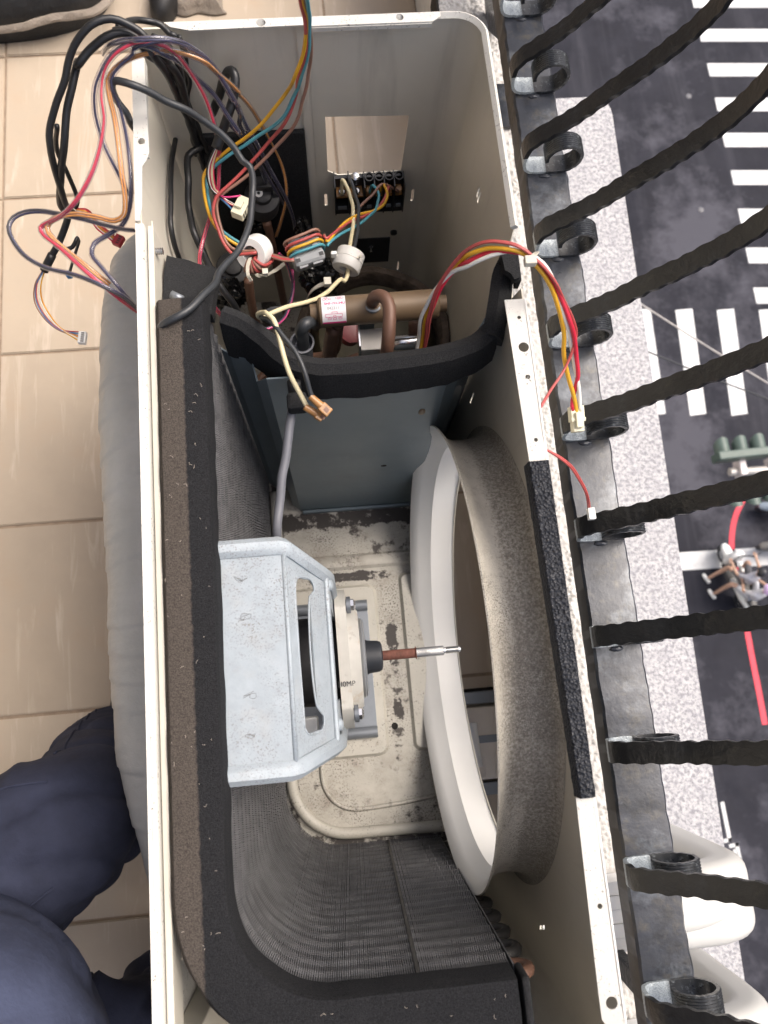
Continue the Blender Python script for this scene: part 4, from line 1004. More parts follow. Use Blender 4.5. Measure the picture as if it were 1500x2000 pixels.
# two thick black cables arching over the back corner
pa = W('1', [(405, 1185, -.10), (372, 1150, -.08), (338, 1060, -.05), (308, 950, -.03), (283, 840, -.01), (277, 720, .005), (312, 580, .02), (366, 440, .035)], '0', [(428, 360, .045), (470, 255, .055), (560, 155, .062), (680, 118, .062), (775, 150, .058), (880, 215, .052)],
       'A', [(560, 170, .045), (640, 300, .03), (740, 440, .005), (830, 620, -.03), (930, 860, -.07), (1010, 1080, -.12), (1075, 1300, -.18), (1110, 1480, -.24)], 'B', [(150, 1500, -.33), (210, 1750, -.42)])
k1 = cable('thick black cable forming the outer loop over the back corner above the tiles', pa[0], group=GB); tube('jacket', pa, .0030, w_black, k1, 10)
pb = W('1', [(410, 1190, -.10), (352, 1165, -.085), (332, 1080, -.06), (342, 950, -.03), (356, 800, -.005), (372, 620, .012), (402, 490, .024), (440, 350, .034)], '0', [(480, 400, .038), (560, 300, .044), (650, 228, .050), (740, 205, .050), (830, 225, .046)],
       'A', [(560, 235, .038), (690, 300, .022), (790, 370, .010), (860, 480, -.01), (900, 620, -.035), (950, 800, -.06), (1010, 1000, -.11), (1090, 1180, -.16), (1130, 1420, -.24)], 'B', [(180, 1500, -.34), (240, 1760, -.42)])
k2 = cable('thick black cable just inside the outer loop, sagging beside it over the tiles', pb[0], group=GB); tube('jacket', pb, .0033, w_black, k2, 10)
pb2 = W('0', [(700, 190, .040), (790, 190, .046), (880, 240, .044)], 'A', [(600, 130, .040), (690, 240, .028), (800, 420, .0), (880, 610, -.03), (935, 860, -.08), (1000, 1100, -.14), (1050, 1400, -.22)], 'B', [(165, 1600, -.36), (200, 1780, -.43)])
kx = cable('black cable squeezed between the two thick ones where they drop into the corner', pb2[0], group=GB); tube('jacket', pb2, .0031, w_black, kx, 10)
pb3 = W('A', [(590, 60, .046), (720, 120, .034), (830, 300, .010), (880, 500, -.02), (930, 700, -.05), (1030, 950, -.10), (1130, 1180, -.16), (1170, 1400, -.24)], 'B', [(230, 1300, -.33), (270, 1560, -.42)])
kx = cable('black cable running beside the crimson sleeve down into the wiring corner', pb3[0], group=GB); tube('jacket', pb3, .0027, w_black, kx, 10)
# their common tail with the end sleeve, five thin wires and a white plug
pt = W('1', [(350, 1150, -.085), (378, 1200, -.10), (362, 1260, -.11), (330, 1340, -.12), (292, 1420, -.13), (245, 1512, -.14)])
k3 = cable('black sleeved lead ending in thin coloured wires and a white plug above the tiles', pt[0], 'wire'); tube('jacket', pt, .0034, w_black, k3, 10); tube('end_sleeve', pt[-2:], .0042, w_black, k3, 10)
for i, (mm, dx, off) in enumerate(((w_dred, -10, 14), (w_blue, -7, 26), (w_brown, -12, 34), (w_orange, 4, -6), (w_white, 2, 4), (w_yel, 6, 0))):
    tube('thin_wire', W('1', [(245 + dx * .7, 1512, -.141), (222 + dx - off * .35, 1590, -.15), (228 + dx - off * .7, 1680, -.16), (270 + dx - off * .8, 1760, -.165), (340 - off * .3, 1835 + off * .25, -.168), (448, 1852 + 11 * i, -.17)]), .00072, mm, k3, 6)
def plug(p, d, w_, l, h, mm, par, nm='plug'):
    d = Vector(d).normalized(); u = Vector((0, 0, 1)); s = u.cross(d).normalized(); u = d.cross(s)
    m = Matrix(((d.x, s.x, u.x, p.x), (d.y, s.y, u.y, p.y), (d.z, s.z, u.z, p.z), (0, 0, 0, 1)))
    bm = bmesh.new(); box(bm, 0, l, -w_ / 2, w_ / 2, -h / 2, h / 2, m)
    return obj(nm, bm, mm, par, bevel=.0005), m
a = P(154, 660, -.17); b = P(173, 661, -.17)
pg, m = plug(a, b - a, .0125, .0075, .006, whitep, k3)
for i in range(5): obj('pin_slot', B(.0030, .0062, -.0052 + .0022 * i, -.0040 + .0022 * i, .0031, .0033, mtx=m), blackp, pg)
# the thinner lead with the red plug
pr_ = W('1', [(318, 700, -.02), (322, 840, -.05), (372, 960, -.07), (415, 1060, -.09), (432, 1120, -.10), (420, 1165, -.105)])
k4 = cable('thin black lead ending in red and orange wires with a small red plug', pr_[0], 'wire'); tube('jacket', pr_, .0022, w_black, k4, 8)
for i, mm in enumerate((w_dred, w_red, w_orange, w_orange, w_white, w_red)):
    tube('thin_wire', W('1', [(425, 1165 + 3 * i, -.105), (470, 1160 + 6 * i, -.103), (505, 1180 + 9 * i, -.108), (545, 1235 + 9 * i, -.115), (590, 1275 + 8 * i, -.12), (640, 1312 + 9 * i, -.125)]), .00072, mm, k4, 6)
a = P(222, 464, -.125); b = P(240, 472, -.125)
pg, m = plug(P(224, 467, -.125), b - a, .011, .0085, .006, M('red_plug_plastic', (.34, .015, .03), .4), k4)
for i in range(4): obj('pin_slot', B(.004, .0072, -.0042 + .0023 * i, -.0030 + .0023 * i, .0031, .0033, mtx=m), blackp, pg)
# loose cut end of another cable beneath
pc = W('1', [(430, 1325, -.16), (440, 1345, -.17), (425, 1400, -.18), (395, 1500, -.20), (385, 1540, -.21)])
k5 = cable('short cut black cable end with a frayed blue tip lying over the tiles', pc[0], group=None); tube('jacket', pc, .0016, w_char, k5, 8); tube('jacket', W('1', [(375, 1390, -.165), (405, 1378, -.165), (430, 1330, -.16)]), .0022, w_black, k5, 8)
LA('frayed_tip', [(-.003, 0), (-.002, .004), (.002, .005), (.003, 0)], P(134, 537, -.21), (1, .3, .2), w_blue, k5, 8)
# flat black cable in the far corner that runs down the rear wall
pd = W('0', [(720, 165, .040), (780, 130, .030), (850, 122, .014), (920, 132, .008), (985, 152, .006), (1035, 205, .0)], 'A', [(800, 40, .0), (870, 120, -.01), (905, 280, -.03), (915, 420, -.05), (930, 540, -.07)]) + [PX(x, y, .0062) for x, y in ((356, 196), (350, 222), (340, 288), (333, 356), (333, 413), (335, 448), (345, 492), (366, 543))]
k6 = cable('slim black cable dropping down the rear wall from the far back corner', pd[0], group=GB); tube('jacket', pd, .0026, w_black, k6, 8)
pd = W('A', [(850, 60, .005), (905, 200, -.02), (925, 380, -.04), (945, 500, -.06), (930, 640, -.08), (960, 820, -.10), (1000, 1000, -.14)])
tube('jacket', pd, .0022, w_black, k6, 8)
pe = W('A', [(500, 1090, -.05), (430, 980, -.025), (378, 890, -.004), (330, 790, .010), (270, 720, .014), (222, 640, .018), (196, 560, .024), (205, 510, .030), (260, 497, .034), (400, 535, .034), (560, 600, .026), (720, 680, .016), (900, 770, .006), (1060, 870, -.006), (1120, 905, -.01), (1260, 1010, -.02), (1400, 1160, -.03), (1470, 1270, -.035)],
       'B', [(525, 850, -.036), (545, 930, -.04), (548, 1080, -.045), (545, 1250, -.045), (530, 1390, -.045), (470, 1560, -.04), (400, 1680, -.035), (230, 1870, -.02)], 'G', [(440, 345, -.012), (360, 430, .0), (280, 510, .006), (200, 560, .007), (140, 590, .004), (105, 620, -.004)])
k7 = cable('charcoal round cable looping once across the rear flange and the dark valve coil', pe[0], group=GB); tube('jacket', pe, .0030, w_char, k7, 10)
pf = W('1', [(1140, 800, -.15), (1100, 830, -.13)], 'C', [(50, 420, -.13), (48, 560, -.13), (50, 700, -.14), (80, 830, -.14), (125, 930, -.15), (180, 1050, -.15), (240, 1150, -.16), (300, 1230, -.18), (330, 1300, -.22)])
k8 = cable('black cable hanging inside the rear wall and diving under the partition foam', pf[0], group=GB); tube('jacket', pf, .0036, w_black, k8, 10)
pg_ = W('A', [(1040, 1140, -.20), (1090, 1000, -.16), (1180, 800, -.11), (1240, 640, -.08), (1290, 480, -.05), (1335, 395, -.035), (1380, 400, -.03), (1400, 460, -.032), (1385, 600, -.038), (1345, 780, -.045), (1270, 980, -.06), (1212, 1150, -.07)])
k9 = cable('thick black cable doubled back in a tight bend, thin coloured wires leaving its open end', pg_[0], group=GB); tube('jacket', pg_, .0042, w_black, k9, 12)
tube('end_sleeve', pg_[-2:], .0049, w_black, k9, 12)
for i, (mm, o_) in enumerate(((w_white, -8), (w_black, -22), (w_crim, 4), (w_beige, 14), (w_beige, 24), (w_crim, 30))):
    tube('thin_wire', W('A', [(1210 + o_ * .6, 1150, -.07)], 'B', [(190 + o_ * .8, 720, -.075), (150 + o_ * 1.1, 840, -.09), (148 + o_ * 1.1, 960, -.10), (175 + o_, 1060, -.11), (235 + o_ * .5, 1120 - o_ * .3, -.115), (300, 1170 + i * 4, -.118), (395, 1225 + 3 * i, -.12)]), .00085, mm, k9, 6)
tube('thin_wire', W('B', [(250, 1160, -.116), (310, 1215, -.118), (375, 1285, -.12)]), .0009, w_blue, k9, 6)
tube('thin_wire', W('B', [(235, 1130, -.116), (300, 1148, -.112), (370, 1142, -.112), (435, 1132, -.115)]), .0009, w_pink, k9, 6)
a = PY(0, 0, 0)
ctr = P(380 + .205 * 445, 150 + .205 * 1250, -.12)
d_ = (P(380 + .205 * 505, 150 + .205 * 1140, -.12) - P(380 + .205 * 395, 150 + .205 * 1350, -.12)).normalized(); s_ = Vector((0, 0, 1)).cross(d_).normalized()
m = Matrix(((d_.x, s_.x, 0, ctr.x), (d_.y, s_.y, 0, ctr.y), (0, 0, 1, ctr.z), (0, 0, 0, 1)))
cn = obj('cream_plug', B(-.0105, .0105, -.0062, .0062, -.005, .005, mtx=m), creamp, k9, bevel=.0006)
obj('plug_latch', B(-.0045, .0040, -.0025, .0048, .0050, .0082, mtx=m), creamp, cn, bevel=.0005)
for q in (-.007, -.003, .003, .007): obj('pin_slot', B(q - .0008, q + .0008, -.0064, -.0050, -.003, .003, mtx=m), blackp, cn)
# clear sleeves with coloured pairs
GS = 'clear sleeved sensor wires'
def sleeved(label, pts, cores, r=.0024, dy=.0009):
    t = thing('sleeved_wire', label, 'wire', pts[0], GS)
    path = catmull(pts, .004); n = len(cores)
    T, U = frames(path)
    for i, mm in enumerate(cores):
        a = 2 * PI * i / n + .6; rr = .0011 if n > 1 else .0002
        obj('core_wire', sweep(bmesh.new(), [p + (u * math.cos(a + k * .03) + t_.cross(u) * math.sin(a + k * .03)) * rr for k, (p, t_, u) in enumerate(zip(path, T, U))], .00095 if n > 1 else .0014, 6), mm, t, smooth=2)
    obj('clear_sheath', sweep(bmesh.new(), path, lambda f, L: r * (1 + .08 * noise.noise(Vector((L * 60, r * 1000, 0)))), 12, cap=False), sheath, t, smooth=2)
    return t
sleeved('clear sleeve with bright red wires, folded sharply left of the black cables', W('1', [(765, 1738, -.05), (640, 1645, -.03), (480, 1515, -.02), (330, 1380, -.02), (240, 1308, -.02), (226, 1272, -.02), (262, 1245, -.018), (335, 1208, -.01), (405, 1145, .0), (470, 1050, .006), (530, 920, .012), (570, 760, .02), (580, 650, .026), (567, 560, .032), (570, 450, .038), (592, 370, .044), (645, 300, .050), (720, 252, .054)],
     'A', [(430, 115, .054), (560, 110, .052), (700, 150, .046), (820, 230, .036), (960, 410, .016), (1060, 570, .0), (1140, 750, -.02), (1205, 960, -.04)], 'B', [(205, 520, -.07), (235, 700, -.09), (232, 900, -.11), (222, 1080, -.12), (180, 1220, -.13), (130, 1390, -.14), (80, 1560, -.14), (50, 1700, -.14), (55, 1830, -.135), (85, 1950, -.14)], 'G', [(430, 490, -.15), (470, 545, -.17), (560, 640, -.22)]), (w_crim, w_red))
sleeved('clear sleeve with orange wires, lowest of the arched sleeves over the rear flange', W('1', [(612, 1588, -.04), (500, 1500, -.03), (400, 1420, -.026), (300, 1335, -.022), (262, 1270, -.02), (300, 1222, -.018), (400, 1195, -.018), (530, 1208, -.02), (640, 1232, -.022), (690, 1200, -.018), (698, 1110, -.01), (678, 960, .0), (660, 800, .008), (640, 660, .016), (612, 540, .026), (602, 450, .032), (640, 385, .037), (720, 330, .040), (830, 298, .042), (950, 285, .040), (1050, 308, .034), (1140, 345, .026)],
     'A', [(1150, 345, .018), (1240, 430, .0), (1350, 520, -.02), (1430, 600, -.035)], 'B', [(400, 140, -.05), (520, 270, -.08), (640, 460, -.12), (745, 650, -.15), (830, 840, -.18), (868, 1000, -.20), (873, 1150, -.22), (845, 1290, -.24), (810, 1420, -.26), (775, 1520, -.28)]), (w_orange, w_orange))
sleeved('clear sleeve with dark blue wires in a wide loop over the tiles', W('1', [(770, 1725, -.05), (680, 1650, -.03), (560, 1590, -.02), (420, 1535, -.02), (250, 1492, -.02), (135, 1425, -.02), (68, 1335, -.02), (48, 1270, -.02), (75, 1215, -.02), (140, 1185, -.02), (225, 1178, -.02), (330, 1195, -.02), (470, 1225, -.022), (600, 1260, -.024), (690, 1280, -.022), (752, 1286, -.02)]), (w_navy, w_black), .0022)
sleeved('clear sleeve with black wires close along the rear flange, kinked near the red plug', W('1', [(755, 1715, -.05), (660, 1600, -.035), (565, 1490, -.03), (512, 1420, -.03), (525, 1362, -.03), (600, 1312, -.03), (680, 1258, -.026), (718, 1180, -.02), (732, 1050, -.012), (718, 850, -.004), (695, 710, .006), (665, 590, .016), (628, 500, .028), (622, 440, .034), (665, 370, .040), (740, 300, .046)],
     'A', [(400, 180, .048), (520, 130, .052), (660, 100, .052), (800, 105, .048), (950, 170, .038), (1100, 255, .024), (1200, 370, .008), (1290, 510, -.008), (1400, 700, -.03)], 'B', [(420, 300, -.05), (500, 480, -.08), (600, 650, -.11), (700, 850, -.15), (800, 1030, -.18), (880, 1180, -.21), (940, 1360, -.25), (960, 1520, -.29)]), (w_navy, w_navy))
sleeved('clear sleeve with dark wires, outermost of the sleeves beside the rear flange', W('1', [(722, 1090, -.02), (650, 950, -.005), (590, 830, .005), (552, 720, .012), (528, 610, .02), (530, 490, .03), (562, 400, .036), (600, 330, .042), (660, 270, .048), (740, 238, .052)],
     'A', [(420, 130, .050), (560, 160, .048), (700, 230, .040), (880, 330, .022), (1050, 490, .0), (1200, 640, -.02), (1330, 840, -.04), (1440, 1000, -.06)], 'B', [(330, 440, -.06), (440, 560, -.09), (560, 720, -.13), (640, 900, -.17), (690, 1050, -.21)]), (w_navy, w_navy))
sleeved('clear sleeve with dark blue wires arching highest over the far rear corner', W('1', [(575, 300, .030), (600, 262, .042), (660, 232, .052), (740, 222, .058)], 'A', [(420, 90, .060), (560, 78, .060), (720, 82, .056), (880, 120, .046), (1020, 200, .032), (1140, 300, .014), (1240, 430, -.004), (1330, 600, -.028), (1440, 800, -.05)], 'B', [(430, 460, -.08), (520, 620, -.11), (640, 860, -.16), (760, 1060, -.20), (850, 1220, -.24)]), (w_navy, w_navy), .0023)
# the harness of four coloured wires that comes down from above
har = thing('wire_harness', 'yellow, teal, red and brown wires hanging in from above to a white ferrite ring', 'wire', P(597, 0, .10))
TOPS = {'y': [(580, -60, .15), (592, 0, .10), (600, 45, .07), (589, 110, .035), (573, 158, .01)], 'c': [(585, -60, .15), (600, 0, .102), (605, 45, .07), (599, 110, .03), (586, 158, .0)],
        'r': [(575, -60, .15), (587, 0, .10), (598, 55, .065), (592, 120, .025), (580, 160, -.004)], 'b': [(580, -60, .15), (595, 0, .10), (606, 55, .06), (606, 110, .02), (600, 155, -.01)]}
hw = [('y', w_yel, [(880, 130, -.02), (740, 330, -.045), (560, 530, -.07), (330, 690, -.09), (180, 810, -.10), (95, 930, -.105), (84, 1060, -.11), (110, 1220, -.12), (175, 1390, -.13), (270, 1510, -.135), (400, 1600, -.14), (450, 1620, -.145)]),
      ('c', w_cyan, [(960, 150, -.02), (840, 380, -.05), (650, 540, -.075), (400, 700, -.09), (210, 830, -.10), (130, 935, -.11), (118, 1060, -.115), (150, 1260, -.125), (200, 1400, -.135), (300, 1500, -.14), (440, 1590, -.145)]),
      ('r', w_dred, [(960, 200, -.03), (860, 430, -.055), (720, 610, -.08), (500, 860, -.10), (300, 1060, -.11), (200, 1175, -.115), (175, 1290, -.12), (220, 1450, -.128), (290, 1610, -.134), (370, 1695, -.136), (470, 1690, -.134), (590, 1675, -.132)]),
      ('b', w_brown, [(1040, 200, -.03), (950, 460, -.06), (780, 670, -.085), (540, 910, -.105), (300, 1100, -.114), (215, 1200, -.12), (218, 1330, -.125), (250, 1450, -.13), (310, 1590, -.136), (400, 1660, -.138), (590, 1655, -.134)])]
for c_, mm, pts in hw: tube('coloured_wire', W('p', TOPS[c_], 'B', pts), .00165, mm, har, 8)
# white ferrite ring with turns and a cable tie
fc = P(497, 492, -.145)
fa = (CP - fc).normalized() + Vector((-.45, -.25, 0)); fa.normalize()
fer = LA('ferrite_ring', [(-.012, .0085), (-.012, .0155), (-.0115, .016), (.0, .016), (.0005, .0155), (.001, .016), (.011, .016), (.012, .0155), (.012, .0085), (.0115, .008), (-.0115, .008)], fc, fa, whitep, har, 32, closed=True)
fu = fa.orthogonal().normalized()
def turn(base_dir, m, r=.0017, dr=.0):
    u = base_dir - fa * base_dir.dot(fa); u.normalize()
    pts = []
    for a, ra in ((.014, .006), (.0155, .0105), (.0145, .0165), (.006, .0185 + dr), (-.006, .0185 + dr), (-.0145, .0165), (-.015, .0105), (-.013, .006)):
        pts.append(fc + fa * a + u * ra)
    pts = [fc - fa * .004 + u * .006] + pts[::-1] + [fc + fa * .004 + u * .006]
    tube('wire_turn', pts, r, m, fer, 8, .002)
dn = (P(497, 560, -.145) - fc).normalized()
for k, (ang, m) in enumerate(((-38, w_brown), (-22, w_dred), (-6, w_brown), (10, w_dred), (26, w_brown), (42, w_dred))):
    turn(Matrix.Rotation(R(ang), 3, fa) @ dn, m)
def strap(pts, m, par, nm='cable_tie', w2=.0022):
    obj(nm, sweep(bmesh.new(), catmull(pts, .002), 1, prof=[(-w2, -.0006), (w2, -.0006), (w2, .0006), (-w2, .0006)], up=Vector((1, 0, .3))), m, par)
strap([fc + fa * .012 + dn * .004, fc + fa * .0185 + dn * .012, fc + fa * .0170 + dn * .022, fc + fa * .009 + dn * .030], tie_m, fer, w2=.0016)
tp = P(518, 531, -.125); obj('tie_head', B(tp.x - .0028, tp.x + .0028, tp.y - .003, tp.y + .003, tp.z - .003, tp.z + .002), tie_m, fer, bevel=.0006)
strap(W('B', [(440, 1700, -.155), (465, 1790, -.15)]), tie_m, fer)
strap(W('B', [(570, 1820, -.20), (600, 1890, -.20), (670, 1895, -.20), (760, 1850, -.198), (860, 1775, -.19)]), tie_m, fer, 'cable_tie', .0018)
for k, mm in enumerate((w_brown, w_dred, w_red, w_brown)):
    tube('coloured_wire', W('B', [(700, 1690 + 6 * k, -.155), (760, 1700 + 8 * k, -.15), (850, 1728 + 8 * k, -.145), (950, 1735 + 6 * k, -.142)]), .0016, mm, har, 8)
sleeved('clear sleeve with crimson wires dropping behind the grey ferrite block', W('B', [(800, 1690, -.16), (860, 1740, -.17), (900, 1830, -.18), (930, 1940, -.19)], 'C', [(600, 1030, -.20), (606, 1120, -.20), (590, 1210, -.19), (555, 1290, -.18), (480, 1340, -.17), (440, 1345, -.17)]), (w_crim, w_pink, w_navy), .0022)
# grey clamp-on ferrite with four turns, and the wires on to the terminals
gk = thing('ferrite_clamp', 'grey clamp-on ferrite block wound with brown, red, yellow and teal wires', 'ferrite', P(600, 490, -.145))
gc = P(599, 495, -.150); gx = (P(640, 480, -.150) - P(560, 505, -.150)).normalized(); gz = Vector((-.1, -.35, 1)); gz = (gz - gx * gz.dot(gx)).normalized(); gy = gz.cross(gx)
gm = Matrix(((gx.x, gy.x, gz.x, gc.x), (gx.y, gy.y, gz.y, gc.y), (gx.z, gy.z, gz.z, gc.z), (0, 0, 0, 1)))
def gbox(nm, *a, m=greyp, bv=.0008): return obj(nm, B(*a, mtx=gm), m, gk, bevel=bv)
gbox('case_half', -.0165, .0165, -.0135, .0005, -.012, .012, bv=.004); gbox('case_half', -.0165, .0165, .0011, .0150, -.012, .012, bv=.004)
for x in (-.012, .0125): gbox('latch_hole', x - .0022, x + .0022, -.0088, -.0052, .0110, .0123, m=blackp, bv=0)
for x in (-.010, .009): gbox('latch', x - .003, x + .003, .002, .008, .0116, .0134)
gbox('hinge', .002, .012, -.0150, -.0130, .006, .011, bv=0); gbox('hinge', -.0125, -.004, -.0150, -.0130, .006, .011, bv=0)
for i, mm in enumerate((w_brown, w_dred, w_yel, w_cyan)):
    y = .0148 - .0052 * i
    pts = [gm @ Vector(q) for q in ((-.013, y - .001, -.010), (-.0185, y - .001, -.002), (-.0180, y, .009), (-.012, y + .0003, .0142), (.004, y + .0008, .0146), (.0145, y + .0014, .0140), (.0185, y + .0010, .008), (.0180, y - .0002, -.004))]
    tube('coloured_wire', pts, .0016, mm, gk, 8, .003)
tz = [(-.146, -.16, -.17, -.185, -.20, -.205, -.205, -.212)]
def twire(pts, mm, r=.0016, par=gk, nm='coloured_wire', last=None):
    q = W('D', pts)
    if last: q[-1] = last; 
    tube(nm, q, r, mm, par, 8)
T_ = lambda i: Vector(((xs[i] + xs[i + 1]) / 2, -.0185, -.2250))
twire([(360, 800, -.148), (385, 832, -.148), (500, 742, -.158), (620, 662, -.17), (760, 608, -.18), (880, 545, -.19), (955, 440, -.20), (990, 330, -.205), (975, 210, -.215)], w_dred, last=T_(4))
twire([(380, 850, -.148), (405, 862, -.148), (470, 772, -.156), (580, 660, -.166), (700, 592, -.176), (840, 560, -.186), (945, 500, -.194), (980, 410, -.20), (940, 300, -.206), (870, 200, -.215)], w_yel, last=T_(3))
twire([(395, 905, -.148), (412, 880, -.148), (520, 790, -.158), (680, 705, -.17), (800, 620, -.18), (880, 520, -.19), (898, 400, -.20), (840, 310, -.206), (760, 215, -.215)], w_cyan, last=T_(2))
twire([(365, 790, -.148), (390, 840, -.149), (480, 770, -.158), (580, 690, -.17), (700, 552, -.19), (820, 422, -.198), (930, 300, -.204), (1070, 205, -.212)], w_brown, last=T_(5))
# mains pair: cream and grey, through a speckled white ferrite, then out over the foam to two crimped tabs
mp_ = thing('mains_pair', 'cream and dark grey wire pair through a speckled ferrite, ending in amber tabs', 'wire', P(620, 800, .0))
e0 = T_(0); e1 = T_(1)
tube('cream_wire', [e0] + W('D', [(545, 260, -.205), (600, 360, -.196), (640, 480, -.185), (652, 600, -.175), (645, 740, -.165), (625, 880, -.158), (603, 985, -.154), (600, 1060, -.152), (596, 1190, -.15), (560, 1250, -.148)], 'C', [(860, 1080, -.145), (790, 1150, -.13), (700, 1190, -.11), (600, 1215, -.09), (520, 1245, -.07), (470, 1272, -.055), (425, 1285, -.040), (418, 1262, -.030), (450, 1252, -.022)],
     'F', [(150, 186, -.012), (190, 225, -.010), (215, 290, -.010), (240, 380, -.012), (262, 470, -.014), (300, 590, -.020), (365, 720, -.028), (438, 855, -.036)]), .0021, w_beige, mp_, 10)
tube('grey_wire', [e1] + W('D', [(625, 260, -.205), (660, 380, -.194), (692, 500, -.184), (700, 620, -.174), (688, 760, -.166), (665, 880, -.16), (645, 980, -.156), (620, 1080, -.154), (575, 1180, -.152), (530, 1240, -.15)], 'C', [(830, 1100, -.147), (770, 1165, -.135), (690, 1205, -.115), (600, 1222, -.095), (530, 1235, -.08), (470, 1250, -.06), (440, 1270, -.045), (440, 1285, -.03)],
     'F', [(135, 222, -.020), (180, 250, -.012), (225, 300, -.010), (280, 370, -.010), (335, 440, -.010), (390, 540, -.012), (425, 640, -.016), (445, 720, -.022), (465, 775, -.026)]), .0021, w_char, mp_, 10)
def tab(x0, y0, z0, x1, y1, z1):
    a = Vector(W('F', [(x0, y0, z0)])[0]); b = Vector(W('F', [(x1, y1, z1)])[0]); d = (b - a); l = d.length; d.normalize(); s = Vector((0, 0, 1)).cross(d).normalized(); u = d.cross(s)
    m = Matrix(((d.x, s.x, u.x, a.x), (d.y, s.y, u.y, a.y), (d.z, s.z, u.z, a.z), (0, 0, 0, 1)))
    o = obj('crimp_tab', sweep(bmesh.new(), [m @ Vector((q, 0, 0)) for q in (-.002, .004, .010)], lambda f, L: .0030 + .0006 * f, 10), amber, mp_, smooth=True)
    obj('tab_sleeve', B(.009, l, -.0042, .0042, -.0022, .0022, mtx=m), amber, o, bevel=.001)
    obj('tab_window', B(.013, .017, -.0018, .0018, .0022, .0025, mtx=m), copper, o)
tab(425, 845, -.035, 540, 915, -.040); tab(462, 775, -.026, 585, 885, -.032)
wc = P(680, 511, -.150); wa = (P(702, 470, -.156) - P(668, 550, -.148)).normalized()
wf = LA('ferrite_ring', [(-.0100, .006), (-.0100, .0140), (-.0090, .0148), (-.0004, .0148), (0, .0143), (.0004, .0148), (.0090, .0148), (.0100, .0140), (.0100, .006)], wc + wa * .001, wa + Vector((0, 0, .25)), M('speckled_ferrite', (.62, .61, .58), .5, var=.04, specks=((.10, .09, .08), 420, .62, 60, .8)), mp_, 32, closed=True)
obj('ferrite_hinge', B(-.003, .003, -.002, .002, -.004, .004, mtx=Matrix.Translation(P(652, 497, -.140))), whitep, wf, bevel=.001)
strap(W('D', [(670, 985, -.14), (700, 1020, -.138), (732, 990, -.136)]), tie_m, wf, w2=.0012)
# nylon tie standing in the dark
nt_ = thing('cable_tie', 'pale nylon cable tie with its square head sticking up from the black film', 'cable tie', P(630, 560, -.16))
obj('strap', sweep(bmesh.new(), catmull(W('C', [(680, 1180, -.19), (700, 1145, -.175), (740, 1115, -.165), (780, 1100, -.16)]), .002), 1, prof=[(-.0023, -.0006), (.0023, -.0006), (.0023, .0006), (-.0023, .0006)], up=Vector((.5, .8, .2))), tie_m, nt_)
q = W('C', [(790, 1092, -.157)])[0]; obj('head', B(q.x - .0038, q.x + .0038, q.y - .0042, q.y + .0042, q.z - .004, q.z + .003), tie_m, nt_, bevel=.0008)
# fan motor lead on the partition
ml = thing('motor_lead', 'grey sleeved fan motor lead running down the blue grey partition to the bracket', 'cable', P(580, 780, -.06))
LEAD = [P(576, 776, -.062), P(572, 800, -.064), P(564, 860, -.068), P(552, 930, -.074), P(545, 985, -.080), P(542, 1042, -.088), P(545, 1100, -.14)]
tube('jacket', LEAD, .0040, greysleeve, ml, 12)
tube('cable_grip', [P(574, 745, -.050), P(577, 775, -.061)], .0060, blackp, ml, 12)
obj('grip_flange', B(.110, .127, -.3440, -.3285, -.062, -.046), foam, ml, bevel=.003)
# the harness over the front rim
fh_ = thing('fan_plug_harness', 'red, yellow and white wires arching over the front rim to a cream plug outside', 'wire', P(1005, 480, .03))
FHW = [(w_white, .0017, W('p', [(812, 700, -.10), (818, 660, -.08), (824, 615, -.05), (848, 570, -.02), (885, 530, .005)], 'E', [(40, 290, .018), (160, 235, .028), (300, 185, .034), (430, 165, .036), (560, 200, .034), (660, 265, .030), (730, 370, .024), (790, 520, .014), (840, 680, .002), (885, 860, -.015), (920, 1030, -.03), (955, 1240, -.045), (968, 1400, -.055), (970, 1470, -.06)])),
       (w_red, .0019, W('p', [(826, 700, -.10), (830, 660, -.08), (840, 610, -.045), (862, 560, -.014), (895, 520, .008)], 'E', [(60, 250, .022), (200, 190, .030), (330, 165, .036), (460, 178, .038), (580, 225, .036), (680, 320, .030), (760, 430, .022), (830, 560, .012), (890, 720, .0), (925, 880, -.015), (948, 1050, -.03), (955, 1180, -.04), (930, 1290, -.05), (910, 1380, -.056), (908, 1470, -.06)])),
       (w_yel, .0019, W('p', [(820, 700, -.10), (825, 660, -.08), (836, 605, -.045), (862, 552, -.010), (900, 508, .014)], 'E', [(80, 190, .028), (240, 145, .036), (400, 150, .040), (520, 195, .038), (620, 300, .032), (700, 410, .024), (770, 540, .014), (815, 680, .002), (838, 850, -.014), (842, 1010, -.028), (875, 1190, -.042), (925, 1370, -.054), (948, 1510, -.062)]))]
for mm, r, pts in FHW: tube('coloured_wire', pts, r, mm, fh_, 8)
for k in range(2):
    tube('thin_red_wire', W('p', [(826, 700, -.10), (832 + 4 * k, 650, -.07), (842 + 4 * k, 590, -.03), (866 + 3 * k, 540, .0)], 'E', [(0 + 10 * k, 195 + 6 * k, .022), (120, 120 + 9 * k, .034), (260, 88 + 8 * k, .042), (400, 98 + 9 * k, .044), (530, 160 + 9 * k, .042), (650, 270 + 6 * k, .036), (760, 410 + 6 * k, .026), (850, 560, .012), (915 - 6 * k, 700, .0), (940 - 7 * k, 840, -.014), (915 - 6 * k, 990, -.024), (850, 1120, -.03), (740, 1290 + 6 * k, -.028), (650, 1435 + 8 * k, -.022)]), .0011, w_dred, fh_, 6)
strap(W('E', [(540, 262, .036), (560, 245, .044), (600, 200, .046), (618, 178, .038)]), tie_m, fh_, w2=.0020)
